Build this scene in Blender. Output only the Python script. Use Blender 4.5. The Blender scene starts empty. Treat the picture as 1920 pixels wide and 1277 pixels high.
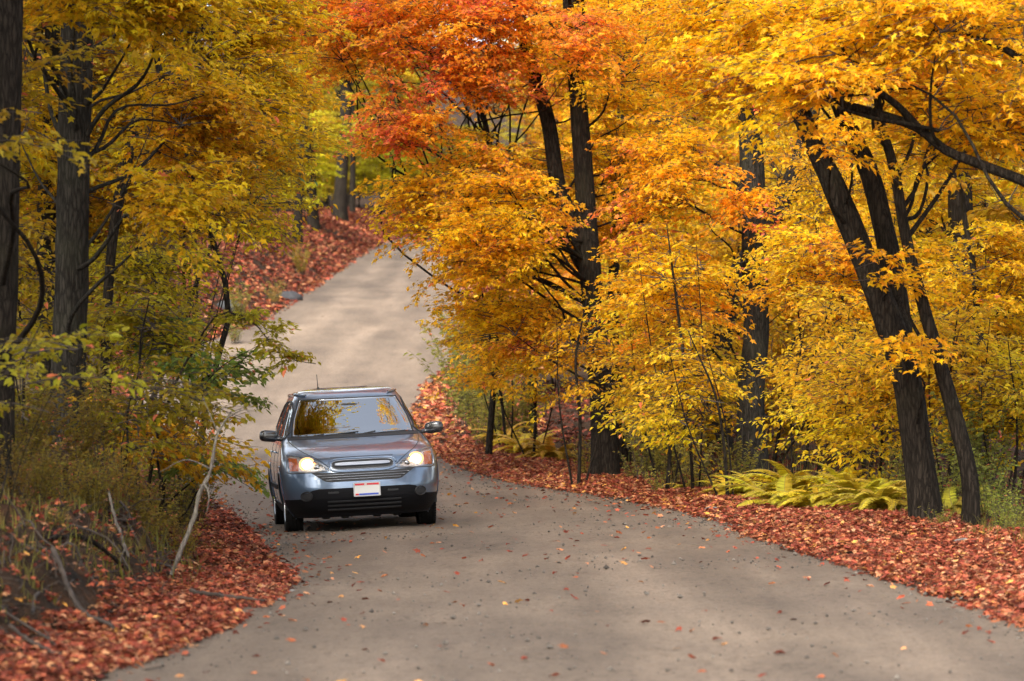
import bpy, math, random
import numpy as np
from mathutils import Vector, Matrix

sc = bpy.context.scene
# ------------------------------------------------------------------ camera
FPX = 6400.0          # focal length in photo pixels (1920 wide)
EYE = 1.875
HOR = 665.0
cam_d = bpy.data.cameras.new('camera')
cam = bpy.data.objects.new('camera', cam_d)
sc.collection.objects.link(cam)
sc.camera = cam
cam_d.sensor_width = 36.0
cam_d.lens = FPX / 1920 * 36
cam_d.clip_start = 0.5
cam_d.clip_end = 2000
cam.location = (0, 0, EYE)
cam.rotation_euler = (math.radians(90) + math.atan((HOR - 638.5) / FPX), 0, 0)
cam_d.dof.use_dof = True
cam_d.dof.focus_distance = 40.5
cam_d.dof.aperture_fstop = 3.0
cam_d.dof.aperture_blades = 0

# ------------------------------------------------------------------ light
SUN_EL, SUN_AZ = math.radians(37), math.radians(204)      # azimuth clockwise from +Y (behind, left)
world = bpy.data.worlds.new('World'); sc.world = world
world.use_nodes = True
wn = world.node_tree; wn.nodes.clear()
wo = wn.nodes.new('ShaderNodeOutputWorld'); bg = wn.nodes.new('ShaderNodeBackground')
sky = wn.nodes.new('ShaderNodeTexSky'); sky.sky_type = 'NISHITA'
sky.sun_disc = False; sky.sun_elevation = SUN_EL; sky.sun_rotation = SUN_AZ
sky.air_density = 1.0; sky.dust_density = 2.5; sky.ozone_density = 1.0
hs = wn.nodes.new('ShaderNodeHueSaturation'); hs.inputs['Saturation'].default_value = 0.42
wn.links.new(sky.outputs[0], hs.inputs['Color']); wn.links.new(hs.outputs[0], bg.inputs[0])
bg.inputs[1].default_value = 0.15
wn.links.new(bg.outputs[0], wo.inputs[0])
sun_d = bpy.data.lights.new('sun', 'SUN'); sun = bpy.data.objects.new('sun', sun_d)
sc.collection.objects.link(sun)
sun_d.energy = 2.7; sun_d.angle = math.radians(38); sun_d.color = (1.0, 0.93, 0.82)
sv = Vector((math.sin(SUN_AZ) * math.cos(SUN_EL), math.cos(SUN_AZ) * math.cos(SUN_EL), math.sin(SUN_EL)))
sun.rotation_euler = sv.to_track_quat('Z', 'Y').to_euler()
sc.view_settings.view_transform = 'Standard'; sc.view_settings.look = 'None'
sc.view_settings.gamma = 1.0; sc.view_settings.exposure = 1.76
sc.cycles.max_bounces = 8; sc.cycles.transparent_max_bounces = 8
sc.cycles.diffuse_bounces = 6; sc.cycles.glossy_bounces = 3; sc.cycles.transmission_bounces = 5
sc.cycles.use_denoising = True
sc.cycles.sample_clamp_indirect = 6

RNG = np.random.default_rng(7)

# ------------------------------------------------------------------ helpers
def at(px, py, D):
    return np.array(((px - 960) / FPX * D, D, EYE - (py - HOR) / FPX * D))

def tag(o, label=None, cat=None, group=None, kind=None):
    if label: o['label'] = label
    if cat: o['category'] = cat
    if group: o['group'] = group
    if kind: o['kind'] = kind
    return o

def empty(name, loc, label=None, cat=None, group=None):
    o = bpy.data.objects.new(name, None); sc.collection.objects.link(o)
    o.location = Vector(loc); o.empty_display_size = 0.2
    return tag(o, label, cat, group)

class MB:
    """collects vertices and faces of any size; one mesh when built"""
    def __init__(self):
        self.v = []; self.f = []; self.n = 0      # f: list of (array (k,m)) index arrays, with material idx and attribute
        self.mi = []; self.at = []
    def add(self, v, f, mat=0, attr=None):
        v = np.asarray(v, dtype=np.float64).reshape(-1, 3)
        f = np.asarray(f, dtype=np.int64)
        self.v.append(v); self.f.append(f + self.n); self.n += len(v)
        self.mi.append(np.full(len(f), mat, np.int32))
        self.at.append(np.zeros((len(f), 4), np.float32) if attr is None else attr.astype(np.float32))
    def build(self, name, mats, parent=None, smooth=False, origin=None, attr=False):
        V = np.concatenate(self.v) if self.v else np.zeros((0, 3))
        if origin is not None: V = V - np.asarray(origin)
        me = bpy.data.meshes.new(name)
        me.vertices.add(len(V)); me.vertices.foreach_set('co', V.astype(np.float32).ravel())
        loops = np.concatenate([f.ravel() for f in self.f])
        sizes = np.concatenate([np.full(len(f), f.shape[1], np.int64) for f in self.f])
        starts = np.concatenate(([0], np.cumsum(sizes)[:-1]))
        me.loops.add(len(loops)); me.loops.foreach_set('vertex_index', loops.astype(np.int32))
        me.polygons.add(len(sizes)); me.polygons.foreach_set('loop_start', starts.astype(np.int32))
        me.polygons.foreach_set('material_index', np.concatenate(self.mi))
        me.polygons.foreach_set('use_smooth', np.full(len(sizes), bool(smooth)))
        if attr:
            a = me.attributes.new('leafvar', 'FLOAT_COLOR', 'FACE') if False else me.attributes.new('leafvar', 'FLOAT_VECTOR', 'FACE')
            a.data.foreach_set('vector', np.ascontiguousarray(np.concatenate(self.at)[:, :3]).ravel())
        me.update(calc_edges=True)
        for m in (mats if isinstance(mats, (list, tuple)) else [mats]): me.materials.append(m)
        o = bpy.data.objects.new(name, me); sc.collection.objects.link(o)
        if parent is not None: o.parent = parent
        return o

def grid_faces(nu, nv, wrap=False):
    i = np.arange(nu - 1)[:, None]; jn = nv if wrap else nv - 1
    j = np.arange(jn)[None, :]; j2 = (j + 1) % nv
    a = i * nv + j; b = i * nv + j2; c = (i + 1) * nv + j2; d = (i + 1) * nv + j
    return np.stack([a, b, c, d], -1).reshape(-1, 4)

def tube(mb, pts, rad, sides=6, mat=0, rough=0.0, rng=None, cap=True):
    pts = np.asarray(pts, float); n = len(pts)
    rad = np.broadcast_to(np.asarray(rad, float), (n,))
    d = np.gradient(pts, axis=0); d /= np.linalg.norm(d, axis=1)[:, None] + 1e-9
    ref = np.array((0.31, 0.95, 0.05)) if abs(d[0][2]) > 0.6 else np.array((0, 0, 1.0))
    u = np.cross(d, ref); u /= np.linalg.norm(u, axis=1)[:, None] + 1e-9
    w = np.cross(d, u)
    a = np.arange(sides) / sides * 2 * np.pi
    R = rad[:, None] * np.ones((1, sides))
    if rough and rng is not None: R = R * (1 + rough * rng.standard_normal(R.shape))
    ring = pts[:, None, :] + R[..., None] * (np.cos(a)[None, :, None] * u[:, None, :] + np.sin(a)[None, :, None] * w[:, None, :])
    mb.add(ring.reshape(-1, 3), grid_faces(n, sides, True), mat)
    if cap:
        base = mb.n - n * sides
        mb.f.append(np.array([np.arange(sides) + base])); mb.mi.append(np.array([mat], np.int32)); mb.at.append(np.zeros((1, 4), np.float32))
        mb.f.append(np.array([np.arange(sides)[::-1] + base + (n - 1) * sides])); mb.mi.append(np.array([mat], np.int32)); mb.at.append(np.zeros((1, 4), np.float32))

def tubes_batch(mb, P, R, sides=3, mat=0):
    """P (N, k, 3) polylines, R (N,k) radii"""
    N, k, _ = P.shape
    d = np.gradient(P, axis=1); d /= np.linalg.norm(d, axis=2)[..., None] + 1e-9
    ref = np.zeros_like(d); ref[..., 2] = 1; ref[..., 0] = .13
    u = np.cross(d, ref); u /= np.linalg.norm(u, axis=2)[..., None] + 1e-9
    w = np.cross(d, u)
    a = np.arange(sides) / sides * 2 * np.pi
    V = P[:, :, None, :] + R[:, :, None, None] * (np.cos(a)[None, None, :, None] * u[:, :, None, :] + np.sin(a)[None, None, :, None] * w[:, :, None, :])
    f = grid_faces(k, sides, True)
    F = (f[None] + (np.arange(N) * k * sides)[:, None, None]).reshape(-1, 4)
    mb.add(V.reshape(-1, 3), F, mat)

def smooth_path(pts, n):
    """Catmull-Rom through pts (any dimension), n samples"""
    P = np.asarray(pts, float)
    t = np.concatenate(([0], np.cumsum(np.linalg.norm(np.diff(P[:, :3], axis=0), axis=1))))
    T = np.linspace(0, t[-1], n)
    M = np.gradient(P, t, axis=0)
    i = np.clip(np.searchsorted(t, T, 'right') - 1, 0, len(t) - 2)
    h = (t[i + 1] - t[i])[:, None]; s = ((T - t[i]) / (t[i + 1] - t[i]))[:, None]
    return (2*s**3 - 3*s**2 + 1) * P[i] + (s**3 - 2*s**2 + s) * h * M[i] + (-2*s**3 + 3*s**2) * P[i + 1] + (s**3 - s**2) * h * M[i + 1]

def pchip(x, y):
    x = np.asarray(x, float); y = np.asarray(y, float)
    h = np.diff(x); dl = np.diff(y) / h
    m = np.zeros_like(y)
    for k in range(1, len(x) - 1):
        if dl[k - 1] * dl[k] > 0:
            w1 = 2*h[k] + h[k-1]; w2 = h[k] + 2*h[k-1]
            m[k] = (w1 + w2) / (w1 / dl[k-1] + w2 / dl[k])
    m[0] = dl[0]; m[-1] = dl[-1]
    def f(q):
        q = np.clip(np.asarray(q, float), x[0], x[-1])
        i = np.clip(np.searchsorted(x, q, 'right') - 1, 0, len(x) - 2)
        s = (q - x[i]) / h[i]
        return (2*s**3-3*s**2+1)*y[i] + (s**3-2*s**2+s)*h[i]*m[i] + (-2*s**3+3*s**2)*y[i+1] + (s**3-s**2)*h[i]*m[i+1]
    return f

def hash2(i, j, seed=0):
    n = (i * 374761393 + j * 668265263 + seed * 974711) & 0xffffffff
    n = ((n ^ (n >> 13)) * 1274126177) & 0xffffffff
    return ((n ^ (n >> 16)) & 0xffff) / 65535.0

def vnoise(x, y, seed=0):
    x = np.asarray(x, float); y = np.asarray(y, float)
    i = np.floor(x).astype(np.int64); j = np.floor(y).astype(np.int64)
    fx = x - i; fy = y - j
    fx = fx*fx*(3-2*fx); fy = fy*fy*(3-2*fy)
    a = hash2(i, j, seed); b = hash2(i+1, j, seed); c = hash2(i, j+1, seed); d = hash2(i+1, j+1, seed)
    return (a*(1-fx)+b*fx)*(1-fy) + (c*(1-fx)+d*fx)*fy

def fbm(x, y, seed=0, o=3):
    s = 0; a = 1; t = 0
    for k in range(o):
        s = s + a * (vnoise(x * 2**k, y * 2**k, seed + k) - .5); t += a; a *= .5
    return s / t * 2

def sstep(t): t = np.clip(t, 0, 1); return t*t*(3-2*t)

# ------------------------------------------------------------------ materials
def mat(name):
    m = bpy.data.materials.new(name); m.use_nodes = True
    nt = m.node_tree; nt.nodes.clear()
    out = nt.nodes.new('ShaderNodeOutputMaterial')
    return m, nt, out

def pbr(name, col, rough=.6, metal=0, spec=.5, coat=0, noise=None, bump=None, ior=None):
    m, nt, out = mat(name); b = nt.nodes.new('ShaderNodeBsdfPrincipled')
    b.inputs['Base Color'].default_value = (*col, 1); b.inputs['Roughness'].default_value = rough
    b.inputs['Metallic'].default_value = metal; b.inputs['Specular IOR Level'].default_value = spec
    b.inputs['Coat Weight'].default_value = coat; b.inputs['Coat Roughness'].default_value = .04
    if ior: b.inputs['IOR'].default_value = ior
    nt.links.new(b.outputs[0], out.inputs[0])
    tc = nt.nodes.new('ShaderNodeTexCoord')
    if noise:
        sca, amt = noise
        n = nt.nodes.new('ShaderNodeTexNoise'); n.inputs['Scale'].default_value = sca; n.inputs['Detail'].default_value = 5
        nt.links.new(tc.outputs['Object'], n.inputs['Vector'])
        r = nt.nodes.new('ShaderNodeMapRange'); r.inputs[1].default_value = .3; r.inputs[2].default_value = .7
        r.inputs[3].default_value = 1 - amt; r.inputs[4].default_value = 1 + amt
        nt.links.new(n.outputs[0], r.inputs[0])
        mx = nt.nodes.new('ShaderNodeVectorMath'); mx.operation = 'SCALE'; mx.inputs[0].default_value = col
        nt.links.new(r.outputs[0], mx.inputs['Scale']); nt.links.new(mx.outputs[0], b.inputs['Base Color'])
    if bump:
        sca, st = bump
        n = nt.nodes.new('ShaderNodeTexNoise'); n.inputs['Scale'].default_value = sca; n.inputs['Detail'].default_value = 4
        nt.links.new(tc.outputs['Object'], n.inputs['Vector'])
        bp = nt.nodes.new('ShaderNodeBump'); bp.inputs['Strength'].default_value = st; bp.inputs['Distance'].default_value = .02
        nt.links.new(n.outputs[0], bp.inputs['Height']); nt.links.new(bp.outputs[0], b.inputs['Normal'])
    return m

def emit(name, col, s):
    m, nt, out = mat(name); e = nt.nodes.new('ShaderNodeEmission')
    e.inputs[0].default_value = (*col, 1); e.inputs[1].default_value = s
    nt.links.new(e.outputs[0], out.inputs[0]); return m

def leaf_material(name, rough=.5, transl=.64, red=(.92, .22, .13), litter=False):
    """object colour tinted leaf by leaf: attribute x = lightness, y = hue, z = redness"""
    m, nt, out = mat(name); N = nt.nodes.new; L = nt.links.new
    oi = N('ShaderNodeObjectInfo'); a = N('ShaderNodeAttribute'); a.attribute_name = 'leafvar'; a.attribute_type = 'GEOMETRY'
    sp = N('ShaderNodeSeparateXYZ'); L(a.outputs['Vector'], sp.inputs[0])
    h = N('ShaderNodeHueSaturation')
    mr = N('ShaderNodeMapRange'); mr.inputs[3].default_value = .5; mr.inputs[4].default_value = 1.35
    L(sp.outputs[0], mr.inputs[0]); L(mr.outputs[0], h.inputs['Value'])
    mh = N('ShaderNodeMapRange'); mh.inputs[3].default_value = .474; mh.inputs[4].default_value = .530
    L(sp.outputs[1], mh.inputs[0]); L(mh.outputs[0], h.inputs['Hue'])
    L(oi.outputs['Color'], h.inputs['Color'])
    mx = N('ShaderNodeMix'); mx.data_type = 'RGBA'; L(sp.outputs[2], mx.inputs[0]); L(h.outputs[0], mx.inputs[6])
    rv = N('ShaderNodeVectorMath'); rv.operation = 'SCALE'; rv.inputs[0].default_value = red; L(mr.outputs[0], rv.inputs['Scale'])
    L(rv.outputs[0], mx.inputs[7])
    b = N('ShaderNodeBsdfPrincipled'); b.inputs['Roughness'].default_value = rough; b.inputs['Specular IOR Level'].default_value = .35
    L(mx.outputs[2], b.inputs['Base Color'])
    t = N('ShaderNodeBsdfTranslucent'); L(mx.outputs[2], t.inputs[0])
    ms = N('ShaderNodeMixShader'); ms.inputs[0].default_value = transl
    L(b.outputs[0], ms.inputs[1]); L(t.outputs[0], ms.inputs[2]); L(ms.outputs[0], out.inputs[0])
    return m

def bark_material(name, c0, c1, scale=1.0, bump=.9):
    m, nt, out = mat(name); N = nt.nodes.new; L = nt.links.new
    tc = N('ShaderNodeTexCoord'); mp = N('ShaderNodeMapping'); mp.inputs['Scale'].default_value = (15*scale, 15*scale, 2.6*scale)
    L(tc.outputs['Object'], mp.inputs[0])
    n0 = N('ShaderNodeTexNoise'); n0.inputs['Scale'].default_value = 1.0; n0.inputs['Detail'].default_value = 6; n0.inputs['Roughness'].default_value = .65; n0.inputs['Distortion'].default_value = 1.3
    L(mp.outputs[0], n0.inputs[0])
    v = N('ShaderNodeTexVoronoi'); v.feature = 'DISTANCE_TO_EDGE'; v.inputs['Scale'].default_value = 1.9
    ad = N('ShaderNodeVectorMath'); ad.operation = 'ADD'; L(mp.outputs[0], ad.inputs[0])
    L(n0.outputs['Color'], ad.inputs[1]); L(ad.outputs[0], v.inputs['Vector'])
    n1 = N('ShaderNodeTexNoise'); n1.inputs['Scale'].default_value = 1.7; n1.inputs['Detail'].default_value = 3; L(tc.outputs['Object'], n1.inputs[0])
    mu = N('ShaderNodeMath'); mu.operation = 'MULTIPLY'; L(n0.outputs[0], mu.inputs[0])
    cr0 = N('ShaderNodeMapRange'); cr0.inputs[2].default_value = .2; cr0.inputs[3].default_value = .42; L(v.outputs['Distance'], cr0.inputs[0]); L(cr0.outputs[0], mu.inputs[1])
    cr = N('ShaderNodeValToRGB'); cr.color_ramp.elements[0].color = (*c0, 1); cr.color_ramp.elements[1].color = (*c1, 1)
    cr.color_ramp.elements[0].position = .08; cr.color_ramp.elements[1].position = .6
    L(mu.outputs[0], cr.inputs[0])
    mx = N('ShaderNodeMix'); mx.data_type = 'RGBA'; mx.inputs[7].default_value = (c1[0]*1.2, c1[1]*1.35, c1[2]*1.05, 1)
    m2 = N('ShaderNodeMapRange'); m2.inputs[1].default_value = .52; m2.inputs[2].default_value = .75; m2.inputs[4].default_value = .5
    L(n1.outputs[0], m2.inputs[0]); L(m2.outputs[0], mx.inputs[0]); L(cr.outputs[0], mx.inputs[6])
    b = N('ShaderNodeBsdfPrincipled'); b.inputs['Roughness'].default_value = .95; b.inputs['Specular IOR Level'].default_value = .05
    L(mx.outputs[2], b.inputs['Base Color'])
    bp = N('ShaderNodeBump'); bp.inputs['Strength'].default_value = bump; bp.inputs['Distance'].default_value = .03
    L(mu.outputs[0], bp.inputs['Height']); L(bp.outputs[0], b.inputs['Normal']); L(b.outputs[0], out.inputs[0])
    return m

M_LEAF = leaf_material('leaf')
M_LITTER = leaf_material('dry_leaf', rough=.7, transl=.08, red=(.30, .045, .02))
M_FERN = leaf_material('fern_leaf', transl=.35, red=(.5, .3, .05))
M_BARK = bark_material('dark_bark', (.004, .0035, .003), (.034, .027, .021))
M_BARKG = bark_material('grey_bark', (.005, .0045, .004), (.044, .039, .032))
M_TWIG = pbr('twig', (.045, .032, .024), .85, noise=(9, .4))
M_DEAD = bark_material('dead_wood', (.05, .042, .035), (.22, .19, .16), 1.5, .5)

# ------------------------------------------------------------------ terrain
_D   = [0, 10, 19.6, 24, 28, 34, 40, 45, 50, 55, 60, 70, 80, 90, 99, 120, 150, 175, 210, 400]
_Z   = [0, 0, 0, -.01, -.02, -.05, -.11, -.18, -.18, -.07, .10, .50, 1.0, 1.95, 2.9, 4.55, 6.8, 8.0, 9.5, 34]
ZR = pchip(_D, _Z)
def px2x(px, D): return (px - 960) / FPX * D
_L = [(0, None, -2.2), (10, None, -2.8), (17, None, -2.95), (19.6, 150, 0), (24, 420, 0), (28, 522, 0), (34, 492, 0), (40, 455, 0), (45, 430, 0), (50, 385, 0), (55, 335, 0),
      (60, 290, 0), (70, 250, 0), (80, 262, 0), (90, 350, 0), (99, 500, 0), (120, 612, 0), (150, 722, 0), (175, 800, 0), (210, 1100, 0), (400, 2000, 0)]
_R = [(0, None, 3.6), (10, None, 4.0), (17, None, 3.9), (19.6, 2180, 0), (24, 1900, 0), (28, 1690, 0), (34, 1440, 0), (40, 1310, 0), (45, 1200, 0), (50, 1040, 0), (55, 900, 0),
      (60, 825, 0), (70, 775, 0), (80, 790, 0), (90, 862, 0), (99, 868, 0), (120, 855, 0), (150, 840, 0), (175, 940, 0), (210, 1290, 0), (400, 2200, 0)]
XL = pchip([a[0] for a in _L], [a[2] if a[1] is None else px2x(a[1], a[0]) for a in _L])
XR = pchip([a[0] for a in _R], [a[2] if a[1] is None else px2x(a[1], a[0]) for a in _R])
CF = pchip([0, 22, 34, 40, 50, 62, 400], [0, .0, .03, .042, .03, 0, 0])
HB = pchip([0, 15, 22, 28, 33, 40, 50, 70, 95, 150, 400], [.3, .36, .46, .62, .95, .8, .7, .8, 1.3, 1.2, 1.6])

def H(x, D, bumps=True):
    x = np.asarray(x, float); D = np.asarray(D, float)
    xl, xr = XL(D), XR(D); xm = (xl + xr) / 2
    z = ZR(D) + CF(D) * (np.clip(x, xl, xr) - xm)
    # crowned, faintly rutted dirt
    u = np.clip((x - xl) / (xr - xl), 0, 1)
    z = z + .03 * (np.sin(u * np.pi) - .6)
    tr = np.clip(x - xr, 0, None); tl = np.clip(xl - x, 0, None)
    z = z + .10 * sstep(tr / .7) + .10 * sstep((tr - .8) / 2.5) + .012 * np.clip(tr - 3, 0, None)
    hb = HB(D)
    far = sstep((D - 75) / 20)
    z = z + .07 * np.clip(tl, 0, 1) + hb * sstep((tl - .7 * (1 - far)) / (1.5 + far * 1.5 - .5 * (1 - sstep((D - 30) / 8)))) + .03 * np.clip(tl - 3, 0, None)
    if bumps:
        edge = sstep(np.maximum(tr, tl) / 1.2)
        z = z + edge * .14 * fbm(x / 1.3, D / 1.3, 3) + .35 * sstep(np.maximum(tr, tl) / 8) * fbm(x / 7, D / 7, 9)
        dug = sstep((tl - .5) / .6) * (1 - sstep((tl - 2.4) / .8)) * (1 - sstep((D - 36) / 8))
        z = z + dug * (.22 * fbm(x / .35, D / .35, 21, 4) + .05 * fbm(x / .08, D / .08, 25, 2))
        z = z + .012 * fbm(x / .8, D / 2.5, 5)
    return z

def rows():
    D = [3.0]
    while D[-1] < 60: D.append(D[-1] + .12)
    while D[-1] < 130: D.append(D[-1] + .4)
    while D[-1] < 420: D.append(D[-1] + 3)
    return np.array(D)

def build_ground():
    D = rows()
    off = np.concatenate((-np.geomspace(120, 6, 26), -np.arange(5.9, 0, -.09)))
    inn = np.linspace(0, 1, 16)
    xl, xr = XL(D)[:, None], XR(D)[:, None]
    X = np.concatenate((xl + off[None], xl + (xr - xl) * inn[None], xr - off[::-1][None]), 1)
    Y = np.repeat(D[:, None], X.shape[1], 1)
    Z = H(X, Y)
    mb = MB(); mb.add(np.stack([X, Y, Z], -1), grid_faces(*X.shape)[:, ::-1])
    # ground material
    m, nt, out = mat('forest_floor'); N = nt.nodes.new; L = nt.links.new
    tc = N('ShaderNodeTexCoord')
    def nz(s, d=5):
        n = N('ShaderNodeTexNoise'); n.inputs['Scale'].default_value = s; n.inputs['Detail'].default_value = d; L(tc.outputs['Object'], n.inputs[0]); return n
    r = N('ShaderNodeValToRGB'); e = r.color_ramp.elements; e[0].position = .3; e[0].color = (.014, .010, .007, 1); e[1].position = .72; e[1].color = (.075, .034, .016, 1)
    x = r.color_ramp.elements.new(.52); x.color = (.036, .020, .011, 1)
    L(nz(5).outputs[0], r.inputs[0])
    b = N('ShaderNodeBsdfPrincipled'); b.inputs['Roughness'].default_value = .95; b.inputs['Specular IOR Level'].default_value = .15
    L(r.outputs[0], b.inputs['Base Color'])
    bp = N('ShaderNodeBump'); bp.inputs['Strength'].default_value = .9; bp.inputs['Distance'].default_value = .06; L(nz(22).outputs[0], bp.inputs['Height']); L(bp.outputs[0], b.inputs['Normal'])
    L(b.outputs[0], out.inputs[0])
    o = mb.build('ground', m, smooth=True); tag(o, kind='structure')

def build_road():
    D = rows(); D = D[D < 215]
    inn = np.concatenate(([-.03, -.012], np.linspace(0, 1, 64), [1.012, 1.03]))
    wob = .16 * fbm(D / .6, D * 0 + 3, 11) + .14 * fbm(D / 2.2, D * 0 + 8, 12)
    wob2 = .16 * fbm(D / .6, D * 0 + 33, 13) + .14 * fbm(D / 2.2, D * 0 + 18, 14)
    xl, xr = (XL(D) + wob)[:, None], (XR(D) + wob2)[:, None]
    X = xl + (xr - xl) * inn[None]
    Y = np.repeat(D[:, None], X.shape[1], 1)
    e = np.minimum(inn, 1 - inn)
    Z = H(X, Y) + .020 + np.where(e < 0, -.05, 0)[None] + .010 * sstep(e / .05)[None] * fbm(X / .22, Y / .22, 41, 3) + .010 * fbm(X / .09, Y / .12, 45, 2) * (vnoise(X / .7, Y / .9, 47) > .55)
    u = inn[None] + .035 * fbm(Y / 9, Y * 0 + 1, 91, 2)
    trk = np.exp(-((u - .27) / .075)**2) + np.exp(-((u - .58) / .075)**2) + .8 * np.exp(-((u - .80) / .06)**2)
    trk = np.clip(trk * (.75 + .9 * fbm(X / .5, Y / 3.5, 93, 3)) + .25 * fbm(X / .25, Y / 1.2, 95, 2), 0, 1)
    Z = Z - .012 * trk
    at_ = np.zeros((X.shape[0] - 1, X.shape[1] - 1, 4)); at_[..., 0] = trk[:-1, :-1]; at_[..., 1] = np.clip(1 - e / .06, 0, 1)[None, :-1]
    mb = MB(); mb.add(np.stack([X, Y, Z], -1), grid_faces(*X.shape)[:, ::-1], 0, at_.reshape(-1, 4))
    m, nt, out = mat('packed_dirt'); N = nt.nodes.new; L = nt.links.new
    tc = N('ShaderNodeTexCoord')
    def nz(s, d=5, sc_=(1, 1, 1), ro=.5):
        mp = N('ShaderNodeMapping'); mp.inputs['Scale'].default_value = sc_; L(tc.outputs['Object'], mp.inputs[0])
        n = N('ShaderNodeTexNoise'); n.inputs['Scale'].default_value = s; n.inputs['Detail'].default_value = d; n.inputs['Roughness'].default_value = ro; L(mp.outputs[0], n.inputs[0]); return n
    r = N('ShaderNodeValToRGB'); e = r.color_ramp.elements; e[0].position = .30; e[0].color = (.125, .102, .080, 1); e[1].position = .70; e[1].color = (.222, .181, .136, 1)
    L(nz(.55, 6, (1, .45, 1), .6).outputs[0], r.inputs[0])
    # fine grit and damp specks
    r2 = N('ShaderNodeValToRGB'); e = r2.color_ramp.elements; e[0].position = .33; e[0].color = (.58, .56, .54, 1); e[1].position = .5; e[1].color = (1, 1, 1, 1)
    L(nz(17, 4, (1, .5, 1), .7).outputs[0], r2.inputs[0])
    r3 = N('ShaderNodeValToRGB'); e = r3.color_ramp.elements; e[0].position = .3; e[0].color = (.62, .61, .60, 1); e[1].position = .7; e[1].color = (1.2, 1.1, 1.08, 1)
    L(nz(70, 3, (1, .6, 1), .6).outputs[0], r3.inputs[0])
    mx = N('ShaderNodeMix'); mx.data_type = 'RGBA'; mx.blend_type = 'MULTIPLY'; mx.inputs[0].default_value = .8; L(r.outputs[0], mx.inputs[6]); L(r2.outputs[0], mx.inputs[7])
    mx2 = N('ShaderNodeMix'); mx2.data_type = 'RGBA'; mx2.blend_type = 'MULTIPLY'; mx2.inputs[0].default_value = 1; L(mx.outputs[2], mx2.inputs[6]); L(r3.outputs[0], mx2.inputs[7])
    rt = N('ShaderNodeValToRGB'); e = rt.color_ramp.elements; e[0].position = .35; e[0].color = (.80, .79, .78, 1); e[1].position = .65; e[1].color = (1.12, 1.11, 1.09, 1)
    L(nz(1.3, 4, (1, .09, 1), .55).outputs[0], rt.inputs[0])
    mx3 = N('ShaderNodeMix'); mx3.data_type = 'RGBA'; mx3.blend_type = 'MULTIPLY'; mx3.inputs[0].default_value = 1; L(mx2.outputs[2], mx3.inputs[6]); L(rt.outputs[0], mx3.inputs[7]); mx2 = mx3
    wa = N('ShaderNodeAttribute'); wa.attribute_name = 'leafvar'; ws_ = N('ShaderNodeSeparateXYZ'); L(wa.outputs['Vector'], ws_.inputs[0])
    wr = N('ShaderNodeMapRange'); wr.inputs[3].default_value = .88; wr.inputs[4].default_value = 1.14; L(ws_.outputs[0], wr.inputs[0])
    wm = N('ShaderNodeVectorMath'); wm.operation = 'SCALE'; L(mx2.outputs[2], wm.inputs[0]); L(wr.outputs[0], wm.inputs['Scale'])
    b = N('ShaderNodeBsdfPrincipled'); b.inputs['Roughness'].default_value = .85; b.inputs['Specular IOR Level'].default_value = .25
    L(wm.outputs[0], b.inputs['Base Color'])
    bp = N('ShaderNodeBump'); bp.inputs['Strength'].default_value = .5; bp.inputs['Distance'].default_value = .012; L(nz(38, 5, (1, 1, 1), .7).outputs[0], bp.inputs['Height']); L(bp.outputs[0], b.inputs['Normal'])
    L(b.outputs[0], out.inputs[0])
    o = mb.build('road', m, smooth=True, attr=True); tag(o, kind='structure')

build_ground(); build_road()

# ------------------------------------------------------------------ leaves
MAPLE_V = np.array([(0, 0, 0), (.40, .02, .05), (.23, .26, .06), (.56, .52, .0), (.2, .62, .05), (0, 1.08, -.10), (-.2, .62, .05), (-.56, .52, .0), (-.23, .26, .06), (-.40, .02, .05)])
MAPLE_F = np.array([(0, 1, 2), (0, 2, 4), (2, 3, 4), (0, 4, 5), (0, 5, 6), (0, 6, 8), (6, 7, 8), (0, 8, 9)])
BEECH_V = np.array([(0, 0, 0), (.24, .3, .05), (.25, .62, .04), (0, 1.1, -.08), (-.25, .62, .04), (-.24, .3, .05)])
BEECH_F = np.array([(0, 1, 2), (0, 2, 3), (0, 3, 4), (0, 4, 5)])
SHAPES = {'maple': (MAPLE_V, MAPLE_F), 'beech': (BEECH_V, BEECH_F)}

def put_leaves(mb, P, T, Nn, size, var, shape='maple', rng=RNG):
    """P positions, T tip directions, Nn normals, size (N,), var (N,3)"""
    V, F = SHAPES[shape]
    T = T / (np.linalg.norm(T, axis=1)[:, None] + 1e-9)
    S = np.cross(T, Nn); S /= np.linalg.norm(S, axis=1)[:, None] + 1e-9
    Nn = np.cross(S, T)
    curl = rng.uniform(.3, 3.2, len(P))[:, None, None]
    W = P[:, None, :] + size[:, None, None] * (V[None, :, 0:1] * S[:, None, :] + V[None, :, 1:2] * T[:, None, :] + curl * V[None, :, 2:3] * Nn[:, None, :])
    n, k = len(P), len(V)
    FF = (F[None] + (np.arange(n) * k)[:, None, None]).reshape(-1, 3)
    a = np.zeros((n, 4)); a[:, :3] = var
    mb.add(W.reshape(-1, 3), FF, 0, np.repeat(a, len(F), 0))

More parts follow.
